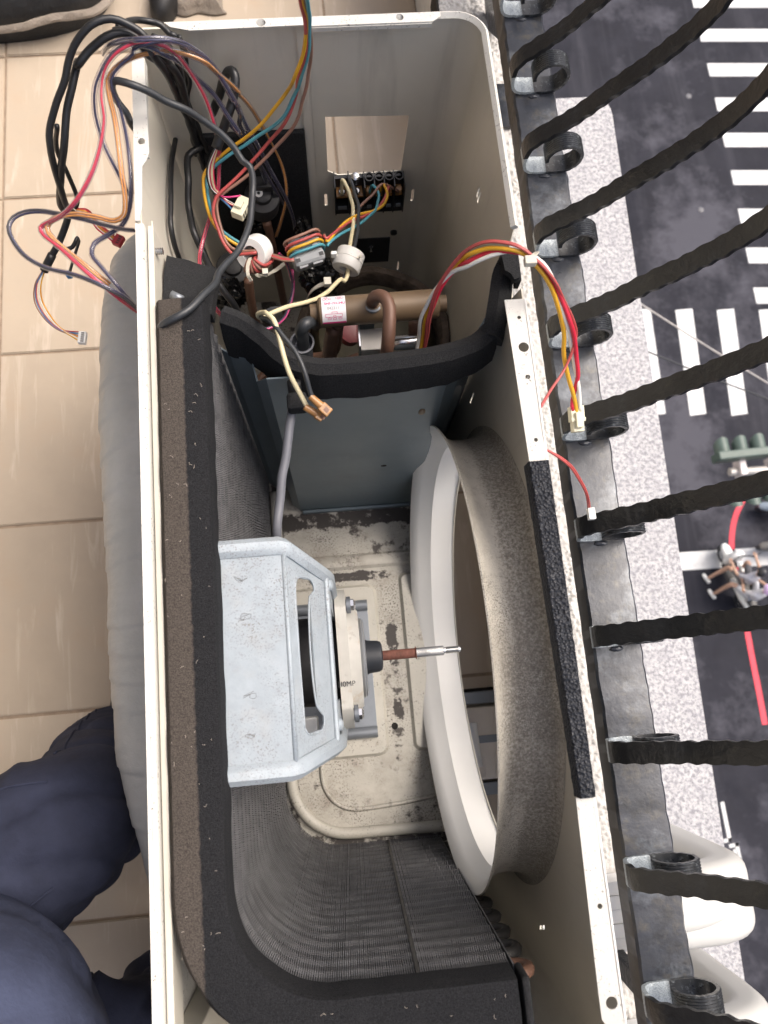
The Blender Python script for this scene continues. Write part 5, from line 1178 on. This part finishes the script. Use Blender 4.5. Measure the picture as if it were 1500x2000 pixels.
q = W('E', [(562, 255, .044)])[0]; obj('tie_head', B(q.x - .0045, q.x + .0045, q.y - .0035, q.y + .0035, q.z - .002, q.z + .004), tie_m, fh_, bevel=.0007)
a = W('E', [(938, 1450, -.062)])[0]; b = W('E', [(955, 1640, -.066)])[0]
d = (b - a); l = d.length; d.normalize(); s = Vector((0, 0, 1)).cross(d).normalized(); u = d.cross(s)
m = Matrix(((d.x, s.x, u.x, a.x), (d.y, s.y, u.y, a.y), (d.z, s.z, u.z, a.z), (0, 0, 0, 1)))
cp_ = obj('cream_plug', B(-.002, l * .55, -.0060, .0060, -.006, .004, mtx=m), creamp, fh_, bevel=.0006)
obj('cream_plug_nose', B(l * .5, l, -.0048, .0048, -.006, .003, mtx=m), creamp, cp_, bevel=.0006)
obj('plug_latch', B(.004, l * .85, -.0028, .0036, .0035, .0075, mtx=m), creamp, cp_, bevel=.0006)
obj('plug_rib', B(.010, .0118, -.0062, .0062, .0035, .0048, mtx=m), creamp, cp_); obj('plug_rib', B(l * .42, l * .42 + .002, -.0062, .0062, .0035, .0052, mtx=m), creamp, cp_)
lw = thing('thin_red_lead', 'thin red wire pair with a small white plug hanging over the black rail', 'wire', P(1110, 905, -.05))
for k in range(2): tube('thin_red_wire', W('p', [(1040, 868, -.04), (1068 + k, 879 + k, -.04), (1092 - k, 892 + 2 * k, -.045), (1118 - 2 * k, 914 + 2 * k, -.055), (1138 - 2 * k, 944 + k, -.07), (1148 - 2 * k, 970, -.085), (1152 - 3 * k, 992, -.10)]), .0010, w_dred, lw, 6)
q = P(1154, 999, -.10); obj('small_white_plug', B(q.x - .0032, q.x + .0032, q.y - .0075, q.y + .0030, q.z - .003, q.z + .003), whitep, lw, bevel=.0006)

# ================================================================== BESIDE THE UNIT
tw = thing('taped_pipe_bundle', 'pipe bundle wrapped in grey tape bulging along the rear of the unit over the tiles', 'pipe', (-.06, -.42, -.25))
tp_ = [Vector(q) for q in ((-.013, -.040, -.24), (-.026, -.066, -.23), (-.036, -.090, -.222), (-.045, -.125, -.215), (-.052, -.180, -.212), (-.054, -.300, -.212), (-.050, -.430, -.214), (-.047, -.560, -.216), (-.041, -.640, -.219), (-.034, -.700, -.223), (-.026, -.762, -.228), (-.016, -.820, -.234), (-.012, -.850, -.24))]
WRAPS = [0]
while WRAPS[-1] < 1.2: WRAPS.append(WRAPS[-1] + random.choice((.026, .034, .045, .06, .07)))
def wrap_frac(L):
    L = max(0, L); i = max(k for k, v in enumerate(WRAPS) if v <= L); return (L - WRAPS[i]) / (WRAPS[i + 1] - WRAPS[i])
def tape_bm():
    path = catmull(tp_, .0022); T, U = frames(path); bm = bmesh.new(); rg = []; L = 0; n = 40
    for i, (p, t, u) in enumerate(zip(path, T, U)):
        if i: L += (p - path[i - 1]).length
        v = t.cross(u); row = []
        for k in range(n):
            a = 2 * PI * k / n
            turn_ = wrap_frac(L + .012 * math.cos(a + .6 + L * 9) + .004 * noise.noise(Vector((L * 9, a, 0))) + .02)
            r = min(.0405, -p.x - .002) + .0013 * (turn_ - .5) + .0014 * noise.noise(Vector((L * 22, a * 1.2, 0))) + .00055 * noise.noise(Vector((L * 170, math.cos(a) * 1.2, math.sin(a) * 1.2)))
            row.append(bm.verts.new(p + (u * math.cos(a) + v * math.sin(a)) * r))
        rg.append(row)
    for a, b in zip(rg, rg[1:]):
        for k in range(n): bm.faces.new((a[k], a[(k + 1) % n], b[(k + 1) % n], b[k]))
    bm.faces.new(rg[0]); bm.faces.new(rg[-1]); return bm
obj('tape_wrap', tape_bm(), tape_m, tw, smooth=True)
# black tool bag with a beige edge, far corner
bg = thing('tool_bag', 'black cloth bag with a beige edge lying on the tiles behind the unit', 'bag', tuple(P(60, 10, ZF)))
def bag_bm():
    bm = bmesh.new(); c0 = P(40, -75, ZF); n = 72; rings = []
    edge = [P(x, y, ZF + .05) for x, y in ((-170, 10), (-90, 45), (-10, 44), (60, 36), (120, 22), (165, 4), (200, -30), (215, -90), (190, -180), (60, -240), (-120, -200), (-190, -90))]
    lp = catmull(edge + edge[:1], .008)[:-1]
    zs = ((0, .0, .98), (.35, .035, 1.02), (.7, .07, 1.0), (1, .10, .90), (1, .125, .72), (1, .135, .45), (1, .13, .2))
    for _, z, s in zs:
        rings.append([bm.verts.new(Vector((c0.x + (q.x - c0.x) * s, c0.y + (q.y - c0.y) * s, ZF + .001 + z + .012 * noise.noise(Vector((q.x * 14, q.y * 14, z * 16))) * (z > 0)))) for q in lp])
    for a, b in zip(rings, rings[1:]):
        m = len(a)
        for k in range(m): bm.faces.new((a[k], a[(k + 1) % m], b[(k + 1) % m], b[k]))
    bm.faces.new(rings[-1]); return bm, lp
bmb, lp = bag_bm()
obj('bag_body', bmb, bag_black, bg, smooth=2)
ed = [P(x, y, ZF + .055) for x, y in ((-170, 24), (-80, 58), (-5, 57), (35, 52), (90, 36), (140, 28), (185, 20), (212, -4), (222, -50), (220, -110))]
bmw = bmesh.new(); path = catmull(ed, .004); T, _ = frames(path); pr = None; rg = []
for i, (p, t) in enumerate(zip(path, T)):
    s = Vector((t.y, -t.x, 0)).normalized(); f = i / len(path)
    wdt = .0035 + .003 * max(0, math.sin((f - .25) * 4)) ; j = .003 * noise.noise(p * 30)
    rg.append([bmw.verts.new(p + q) for q in (s * wdt + Vector((0, 0, -.006 + j)), s * wdt * .9 + Vector((0, 0, -.002 + j)), Vector((0, 0, .003 - j)), -s * wdt * .5 + Vector((0, 0, .004 + j)), -s * wdt * .5 + Vector((0, 0, .001)), Vector((0, 0, -.003)))])
for a, b in zip(rg, rg[1:]):
    for k in range(6): bmw.faces.new((a[k], a[(k + 1) % 6], b[(k + 1) % 6], b[k]))
bmw.faces.new(rg[0]); bmw.faces.new(rg[-1])
obj('beige_edge', bmw, beige_cloth, bg, smooth=True)
# dark boot behind the end panel
q = P(316, 12, ZF + .03)
bt = thing('boot', 'dark scuffed boot on the tiles just behind the service end of the unit', 'boot', (q.x, q.y, ZF))
def shoe_bm(p, d, length, wd, z0=ZF + .002, hh=.055):
    bm = bmesh.new(); d = Vector((*d, 0)).normalized(); s = Vector((-d.y, d.x, 0)); rg = []
    for f, ww, h in ((0, .25, .35), (.04, .62, .62), (.14, .88, .78), (.3, 1, .92), (.5, .88, 1.15), (.72, .78, 1.5), (.9, .8, 1.62), (.98, .6, 1.55), (1, .3, 1.45)):
        c = Vector((p[0], p[1], z0)) - d * (length * f); row = []
        for k in range(12):
            a = PI * k / 11
            row.append(bm.verts.new(c + s * (math.cos(a) * wd / 2 * ww * (1 if a < .01 or a > PI - .01 else 1.03)) + Vector((0, 0, math.sin(a) ** .7 * hh * h))))
        rg.append(row)
    for a, b in zip(rg, rg[1:]):
        for k in range(11): bm.faces.new((a[k], a[k + 1], b[k + 1], b[k]))
        bm.faces.new((a[0], b[0], b[11], a[11]))
    bm.faces.new(rg[0]); bm.faces.new(rg[-1][::-1]); return bm
q = P(310, 34, ZF + .02)
obj('upper', shoe_bm((q.x, q.y), (-.25, -1), .26, .062), shoe_m, bt, smooth=True)
cl = bmesh.new(); bmesh.ops.create_grid(cl, x_segments=40, y_segments=30, size=.5); c0 = P(385, -12, ZF)
for v in cl.verts:
    u, vv = v.co.x, v.co.y; r_ = min(1, 2.1 * max(abs(u), abs(vv)))
    v.co = c0 + Vector((u * .105 + .014 * noise.noise(Vector((u * 3, vv * 3, 1))), vv * .10 + .014 * noise.noise(Vector((u * 3, vv * 3, 5))), .004 + .030 * max(0, 1 - r_ ** 3) + .014 * abs(noise.noise(Vector((u * 9, vv * 3, 2)))) * (1 - r_ ** 4)))
r_ = bmesh.ops.extrude_face_region(cl, geom=cl.faces[:])
for v in [g_ for g_ in r_['geom'] if isinstance(g_, bmesh.types.BMVert)]: v.co.z -= .003
tag(obj('rag', cl, beige_cloth, smooth=2), 'crumpled beige cloth beside the dark boot behind the unit', 'cloth')

# thin cables strung over the street
for i_, (a_, b_, lab) in enumerate(((((1180, 548)), (1640, 830), 'pale thin cable strung over the road, upper of two beside the crosswalk bars'), ((1180, 652), (1640, 830), 'dark thin cable strung over the road, lower of two crossing the crosswalk bars'))):
    p0 = P(*a_, -4.2); p1 = P(*b_, -5.2); m_ = p0.lerp(p1, .5) + Vector((0, 0, -.03))
    tag(tube('overhead_cable', [p0, m_, p1], .006, tlgrey if i_ == 0 else w_char, None, 6, .2), lab, 'cable')

# ------------------------------------------------------------------ people
def hand_chain(vs, es, root, wrist, d, side, s=1.0):
    d = Vector(d).normalized(); sd = (Vector(side) - d * Vector(side).dot(d)).normalized(); n_ = d.cross(sd)
    w_ = Vector(wrist); i0 = len(vs); vs.append((w_ + d * .045 * s, (.030 * s, .016 * s))); es.append((root, i0))
    for k, ln in enumerate((.062, .072, .068, .052)):
        b0 = w_ + d * .085 * s + sd * ((k - 1.5) * .0195 * s)
        pr_ = i0
        for f in (0, .45, .8, 1):
            vs.append((b0 + d * ln * f * s - n_ * (.022 * f * f) * s, .0085 * s)); es.append((pr_, len(vs) - 1)); pr_ = len(vs) - 1
    pr_ = i0
    for q, r in ((d * .04 + sd * -.034, .011), (d * .062 + sd * -.052, .0095), (d * .085 + sd * -.058 - n_ * .008, .0085)):
        vs.append((w_ + q * s, r * s)); es.append((pr_, len(vs) - 1)); pr_ = len(vs) - 1
def face_head(par, c, up, fwd, s, helmet=None, hair=True):
    up = Vector(up).normalized(); fwd = (Vector(fwd) - up * Vector(fwd).dot(up)).normalized(); rt = fwd.cross(up)
    m = Matrix(((rt.x, fwd.x, up.x, c[0]), (rt.y, fwd.y, up.y, c[1]), (rt.z, fwd.z, up.z, c[2]), (0, 0, 0, 1)))
    bm = bmesh.new(); bmesh.ops.create_uvsphere(bm, u_segments=28, v_segments=20, radius=1)
    for v in bm.verts:
        x, y, z = v.co
        wx = .076 * (1 - .22 * max(0, -z)); wy = .094
        p = Vector((x * wx, y * wy * (1 + .05 * max(0, -z) * (y > 0)), z * .118))
        if y > .3:
            p.y += .020 * math.exp(-((x / .16) ** 2 + ((z + .08) / .20) ** 2))           # nose
            p.y -= .012 * (math.exp(-(((x - .4) / .2) ** 2 + ((z - .06) / .13) ** 2)) + math.exp(-(((x + .4) / .2) ** 2 + ((z - .06) / .13) ** 2)))
            p.y += .005 * math.exp(-((x / .3) ** 2 + ((z + .42) / .07) ** 2))            # lips
        if abs(x) > .93 and abs(z) < .25: p.x *= 1.1                                     # ears
        v.co = m @ (p * s)
    h = obj('head', bm, skin, par, smooth=2)
    for sx in (-1, 1):
        e = bmesh.new(); bmesh.ops.create_uvsphere(e, u_segments=12, v_segments=8, radius=.0115 * s)
        for v in e.verts: v.co = m @ (v.co + Vector((sx * .031, .077, .008)) * s)
        obj('eye', e, MATS['black_print'], h, smooth=2)
    if hair or helmet:
        bm = bmesh.new(); bmesh.ops.create_uvsphere(bm, u_segments=28, v_segments=20, radius=1); k = 1.28 if helmet else 1.07
        for v in bm.verts:
            x, y, z = v.co; lim = -.12 if y < .1 else .30
            z2 = max(z, lim - .3 * (y < -.2))
            v.co = m @ (Vector((x * .078, y * .096 - .004, z2 * .120)) * k * s)
        obj('helmet' if helmet else 'hair', bm, helmet or hairm, h, smooth=2)
# the technician crouching at the near corner: trousers, jacket, shoes, hands, head
pm = thing('person', 'crouching person in navy work trousers and jacket at the near corner of the unit', 'person', (P(60, 1900, ZF).x, P(60, 1900, ZF).y, ZF))
AN1 = P(232, 1455, ZF + .075); KN1 = P(150, 1610, ZF + .40); HIP = P(-330, 1960, ZF + .36)
AN2 = P(345, 1905, ZF + .075); KN2 = P(255, 2065, ZF + .38)
hl = HIP + Vector((.02, .055, 0)); hr = HIP + Vector((.03, -.065, -.01))
vs = [(HIP, .125), (hl, .105), (hl.lerp(KN1, .35) + Vector((0, 0, .02)), .098), (hl.lerp(KN1, .75) + Vector((0, 0, .012)), .086), (KN1, .078), (KN1.lerp(AN1, .25) + Vector((.008, .0, -.01)), .072), (KN1.lerp(AN1, .6), .064), (AN1, .056),
      (hr, .105), (hr.lerp(KN2, .4) + Vector((0, 0, .02)), .094), (hr.lerp(KN2, .8), .080), (KN2, .070), (KN2.lerp(AN2, .4), .060), (AN2, .050)]
es = [(0, 1), (1, 2), (2, 3), (3, 4), (4, 5), (5, 6), (6, 7), (0, 8), (8, 9), (9, 10), (10, 11), (11, 12), (12, 13)]
skinbody(vs, es, 'trousers', navy, pm, 4, .018, 7)
from mathutils.bvhtree import BVHTree
def seam(o, chain, side, nm='seam'):
    bt = BVHTree.FromPolygons([v.co.copy() for v in o.data.vertices], [tuple(p.vertices) for p in o.data.polygons]); pts = []
    for p in catmull(chain, .010):
        h_ = bt.ray_cast(p + side * .25, -side)
        if h_[0] is not None: pts.append(h_[0] + h_[1] * .0006)
    if len(pts) > 3:
        obj(nm, sweep(bmesh.new(), pts, .0016, 6), navy, o, smooth=2)
tr = bpy.data.objects['trousers']
seam(tr, [hl.lerp(KN1, .05), hl.lerp(KN1, .5), KN1.lerp(hl, .1)], Vector((.15, .75, .65)).normalized())
seam(tr, [hl.lerp(KN1, .05), hl.lerp(KN1, .5), KN1.lerp(hl, .1)], Vector((.3, -.45, .85)).normalized())
seam(tr, [KN1.lerp(AN1, .1), KN1.lerp(AN1, .5), KN1.lerp(AN1, .95)], Vector((-.3, .9, .3)).normalized())
for an, d in ((AN1, (.35, 1)), (AN2, (.55, 1))):
    dd = Vector((*d, 0)).normalized(); tip = an + dd * .15
    obj('shoe', shoe_bm((tip.x, tip.y), d, .265, .095), shoe_m, pm, smooth=True)
CHEST = P(-30, 2130, -.075); NECK = CHEST + Vector((-.075, -.13, .16))
SHL = NECK + Vector((-.02, .155, -.05)); SHR = NECK + Vector((.13, -.11, -.06))
EL1 = P(-330, 1790, -.16); WR1 = P(-330, 1560, ZF + .46)
EL2 = P(150, 2560, -.16); WR2 = P(190, 2330, ZF + .47)
vs = [(HIP + Vector((.015, -.02, .06)), .135), (HIP.lerp(CHEST, .6) + Vector((0, 0, .0)), .142), (CHEST, .128), (CHEST.lerp(NECK, .6), .115), (NECK, .058),
      (SHL, .066), (SHL.lerp(EL1, .6), .056), (EL1, .050), (EL1.lerp(WR1, .6), .045), (WR1, .040), (SHR, .066), (SHR.lerp(EL2, .6), .056), (EL2, .050), (EL2.lerp(WR2, .6), .045), (WR2, .040)]
es = [(0, 1), (1, 2), (2, 3), (3, 4), (3, 5), (5, 6), (6, 7), (7, 8), (8, 9), (3, 10), (10, 11), (11, 12), (12, 13), (13, 14)]
skinbody(vs, es, 'jacket', navy2, pm, 4, .016, 7)
for wr, el, sd in ((WR1, EL1, (.3, -1, 0)), (WR2, EL2, (-.3, 1, 0))):
    d = (wr - el).normalized(); vs = [(wr - d * .03, .026), (wr + d * .005, .024)]; es = [(0, 1)]
    hand_chain(vs, es, 1, wr, d + Vector((0, 0, -.3)), sd)
    skinbody(vs, es, 'hand', skin, pm, 2)
HC = NECK + Vector((-.015, -.035, .16))
skinbody([(NECK - Vector((0, 0, .04)), .055), (NECK + Vector((-.006, -.012, .05)), .05), (HC - Vector((0, 0, .03)), .05)], [(0, 1), (1, 2)], 'neck', skin, pm, 2)
face_head(pm, HC, (0, .1, 1), (.6, .7, -.35), 1.0)
# belt edge glimpsed at the very corner
tube('belt', [HIP + Vector((.13 * math.cos(a), .14 * math.sin(a), .065 + .02 * math.sin(a))) for a in [R(20 * k) for k in range(19)]], .012, shoe_m, pm, 8)

# ================================================================== DOWN IN THE STREET
def traffic_light(px, py, z, ang, label, group, flip=1):
    q = P(px, py, z); t = thing('traffic_light', label, 'traffic light', tuple(q), group)
    rot = Matrix.Translation(q) @ Matrix.Rotation(R(ang), 4, 'Z') @ Matrix.Scale(.85, 4)
    bm = bmesh.new(); box(bm, -.16, 1.02, -.09, .09, -.19, .19, rot); obj('housing', bm, tlgreen, t, bevel=.02)
    for k in range(3):
        cx = .02 + .40 * k; bm = bmesh.new(); rg = []
        for y in (.09 * flip, .40 * flip):
            for rr in ((.15, .158) if True else ()):
                rg.append([bm.verts.new(rot @ Vector((cx + rr * math.cos(R(a)), y if y * flip < .2 else y - flip * .12 * (1 - math.sin(R(max(0, min(180, a))))), rr * math.sin(R(a))))) for a in range(-25, 206, 11)])
        for a, b in ((0, 2), (1, 3), (2, 3)):
            for i in range(len(rg[0]) - 1): bm.faces.new((rg[a][i], rg[a][i + 1], rg[b][i + 1], rg[b][i]))
        obj('visor', bm, tlgreen, t, smooth=True)
        LA('lens', [(0, .122), (.014, .10), (.02, 0)], rot @ Vector((cx, .085 * flip, 0)), rot.to_3x3() @ Vector((0, flip, 0)), M('lens_%d_%d' % (k, int(px)), ((.22, .03, .03), (.25, .16, .02), (.03, .18, .1))[k], .2), t, 20)
    return t, rot
t1, r1 = traffic_light(1411, 893, -12.5, 2, 'green horizontal traffic light with three round visors above the dark road', 'traffic lights on the arm', 1)
t2, r2 = traffic_light(1428, 958, -12.9, 2, 'green traffic light lower on the same arm, mostly hidden behind a railing bar', 'traffic lights on the arm', -1)
arm = thing('signal_mast', 'pale grey arm and mast carrying the two green traffic lights', 'mast', tuple(P(1800, 920, ZR)))
q = P(1425, 922, -12.75); q2 = P(1900, 895, -12.75)
obj('arm', sweep(bmesh.new(), [q, q2], .075, 12), tlgrey, arm, smooth=True)
obj('mast', sweep(bmesh.new(), [Vector((q2.x, q2.y, ZR)), Vector((q2.x, q2.y, -12.3))], .12, 14), tlgrey, arm, smooth=True)
for dx in (.20, .80): obj('clamp', B(q.x + dx - .06, q.x + dx + .06, q.y - .10, q.y + .20, -12.86, -12.60), M('clamp_metal_%d' % int(dx * 10), (.55, .5, .5), .4), arm, bevel=.01)

def scooter(name, label, loc, heading, body, group=None):
    t = thing(name, label, 'scooter', loc, group)
    m = Matrix.Translation(loc) @ Matrix.Rotation(heading, 4, 'Z')          # +X forwards
    mm = lambda bm: [setattr(v, 'co', m @ v.co) for v in bm.verts] and bm
    for nm, x in (('wheel', .62), ('wheel', -.58)):
        bm = lathe(bmesh.new(), [(-.045, .14), (-.05, .20), (-.03, .245), (0, .255), (.03, .245), (.05, .20), (.045, .14)], (x, 0, .255), (0, 1, 0), 24); wl = obj(nm, mm(bm), rubber, t, smooth=True)
        bm = lathe(bmesh.new(), [(-.04, 0), (-.045, .13), (.045, .13), (.04, 0)], (x, 0, .255), (0, 1, 0), 20); obj('rim', mm(bm), steel, wl, smooth=True)
    def loft(nm, secs, mt_, n=14):
        bm = bmesh.new(); rg = []
        for x, z0, z1, wd in secs:
            c = (z0 + z1) / 2; hz = (z1 - z0) / 2
            rg.append([bm.verts.new((x, math.cos(2 * PI * k / n) * wd, c + math.copysign(abs(math.sin(2 * PI * k / n)) ** .7, math.sin(2 * PI * k / n)) * hz)) for k in range(n)])
        for a, b in zip(rg, rg[1:]):
            for k in range(n): bm.faces.new((a[k], a[(k + 1) % n], b[(k + 1) % n], b[k]))
        bm.faces.new(rg[0]); bm.faces.new(rg[-1]); obj(nm, mm(bm), mt_, t, smooth=True)
    loft('front_fender', [(.88, .40, .46, .05), (.80, .36, .52, .10), (.62, .40, .56, .12), (.45, .38, .5, .07)], body)
    loft('front_shield', [(.62, .55, .98, .05), (.56, .42, 1.02, .17), (.48, .32, 1.0, .22), (.42, .28, .92, .20), (.38, .30, .80, .15)], body)
    loft('floor_board', [(.42, .26, .34, .17), (.2, .25, .32, .19), (-.05, .26, .36, .17)], blackp)
    loft('rear_body', [(.02, .28, .56, .12), (-.15, .32, .70, .17), (-.5, .42, .72, .17), (-.78, .54, .70, .12), (-.92, .60, .68, .06)], body)
    loft('seat', [(.06, .66, .72, .10), (-.05, .68, .77, .14), (-.35, .69, .79, .15), (-.62, .70, .82, .13), (-.78, .72, .80, .08)], blackp)
    for s in (-1, 1):
        obj('handlebar', sweep(bmesh.new(), catmull([m @ Vector(q) for q in ((.46, 0, .98), (.44, s * .12, 1.03), (.36, s * .30, 1.05), (.30, s * .36, 1.04))], .03), .018, 8), blackp, t, smooth=True)
        obj('mirror', sweep(bmesh.new(), catmull([m @ Vector(q) for q in ((.40, s * .22, 1.04), (.42, s * .30, 1.20))], .03), .008, 6), steel, t, smooth=True)
        bm = lathe(bmesh.new(), [(0, 0), (.005, .05), (.02, .055), (.025, 0)], (.42, s * .32, 1.23), (-1, 0, .1), 14); obj('mirror_head', mm(bm), blackp, t, smooth=True)
    bm = lathe(bmesh.new(), [(0, .08), (.03, .06), (.04, 0)], (.58, 0, .86), (1, 0, .2), 16); obj('headlight', mm(bm), whitep, t, smooth=True)
    return t, m
foot = P(1428, 1150, ZR)
HD = R(100)
SC = tuple(P(1421, 1134, ZR))
s1, ms = scooter('scooter', 'white scooter carrying two people, beside the red line on the road', SC, HD, scwhite)
def rider(name, label, x, shirt, helmet, lean, reach):
    t = thing(name, label, 'person', tuple(ms @ Vector((x, 0, 0))))
    h = ms @ Vector((x, 0, .86)); g_ = lambda *a: ms @ Vector(a)
    ch = g_(x + lean, 0, 1.22); nk = g_(x + lean * 1.25, 0, 1.42)
    vs = [(h, .14), (h.lerp(ch, .55), .125), (ch, .135), (nk, .06)]; es = [(0, 1), (1, 2), (2, 3)]
    for s in (-1, 1):
        i = len(vs); vs += [(g_(x + lean, s * .19, 1.33), .062), (g_(x + lean + .12, s * .27, 1.12), .05)]; es += [(2, i), (i, i + 1)]
    skinbody(vs, es, 'shirt', shirt, t, 2, .006, 6)
    vs = [(h, .13)]; es = []
    for s in (-1, 1):
        i = len(vs); vs += [(g_(x + .05, s * .10, .84), .09), (g_(x + .38, s * (.20 if reach else .26), .80), .078)]; es += [(0, i), (i, i + 1)]
    skinbody(vs, es, 'shorts', M('shorts_' + str(int(x * 100)), (.12, .12, .13) if reach else (.40, .41, .44), .85), t, 2)
    for s in (-1, 1):
        ft = g_(x + (.34 if reach else .22), s * .30, .30) if reach else g_(x + .24, s * .36, .26)
        kn = g_(x + .42, s * (.24 if reach else .34), .78)
        if s == 1: ft = g_(x + .30, s * .52, .05)
        skinbody([(g_(x + .30, s * .2, .82), .07), (kn, .062), (kn.lerp(ft, .35), .055), (ft + Vector((0, 0, .06)), .038)], [(0, 1), (1, 2), (2, 3)], 'leg', skin, t, 2)
        d = (ms.to_3x3() @ Vector((1, .25 * s, 0))); tip = ft + d * .14
        obj('shoe', shoe_bm((tip.x, tip.y), (d.x, d.y), .27, .10, ft.z - .03, .06), whitep, t, smooth=True)
        el = g_(x + lean + .14, s * .29, 1.08); wr = g_(.33, s * .30, 1.07) if reach else g_(x + .42, s * .16, .98)
        sh_ = g_(x + lean, s * .20, 1.32)
        vs = [(sh_, .046), (el, .040), (el.lerp(wr, .6), .034), (wr, .026)]; es = [(0, 1), (1, 2), (2, 3)]
        hand_chain(vs, es, 3, wr, (wr - el), ms.to_3x3() @ Vector((0, -s, 0)))
        skinbody(vs, es, 'arm', skin, t, 1)
    skinbody([(nk - Vector((0, 0, .04)), .055), (nk + Vector((0, 0, .09)), .05)], [(0, 1)], 'neck', skin, t, 1)
    face_head(t, nk + Vector((0, 0, .17)) + (ms.to_3x3() @ Vector((.03, 0, 0))), (0, 0, 1), ms.to_3x3() @ Vector((1, 0, 0)), 1.05, helmet)
    return t
rider('person', 'scooter rider in front, grey shirt and dark helmet, bare leg out', -.12, shirt_m, M('dark_helmet', (.03, .03, .035), .3), .06, True)
rider('person', 'passenger in a lilac helmet sitting behind the rider on the white scooter', -.52, M('pale_shirt', (.5, .5, .52), .85), lilac, .05, False)
for px, py, hd, mm, lab in ((1532, 1006, 166, M('pale_blue_grey_paint', (.24, .29, .34), .35), 'pale blue grey scooter parked beyond the red line, below the traffic lights'),
                            (1534, 1076, 172, scgrey, 'dull grey scooter parked beyond the red line, next to the riders')):
    scooter('scooter', lab, tuple(P(px, py, ZR)), R(hd), mm, None)
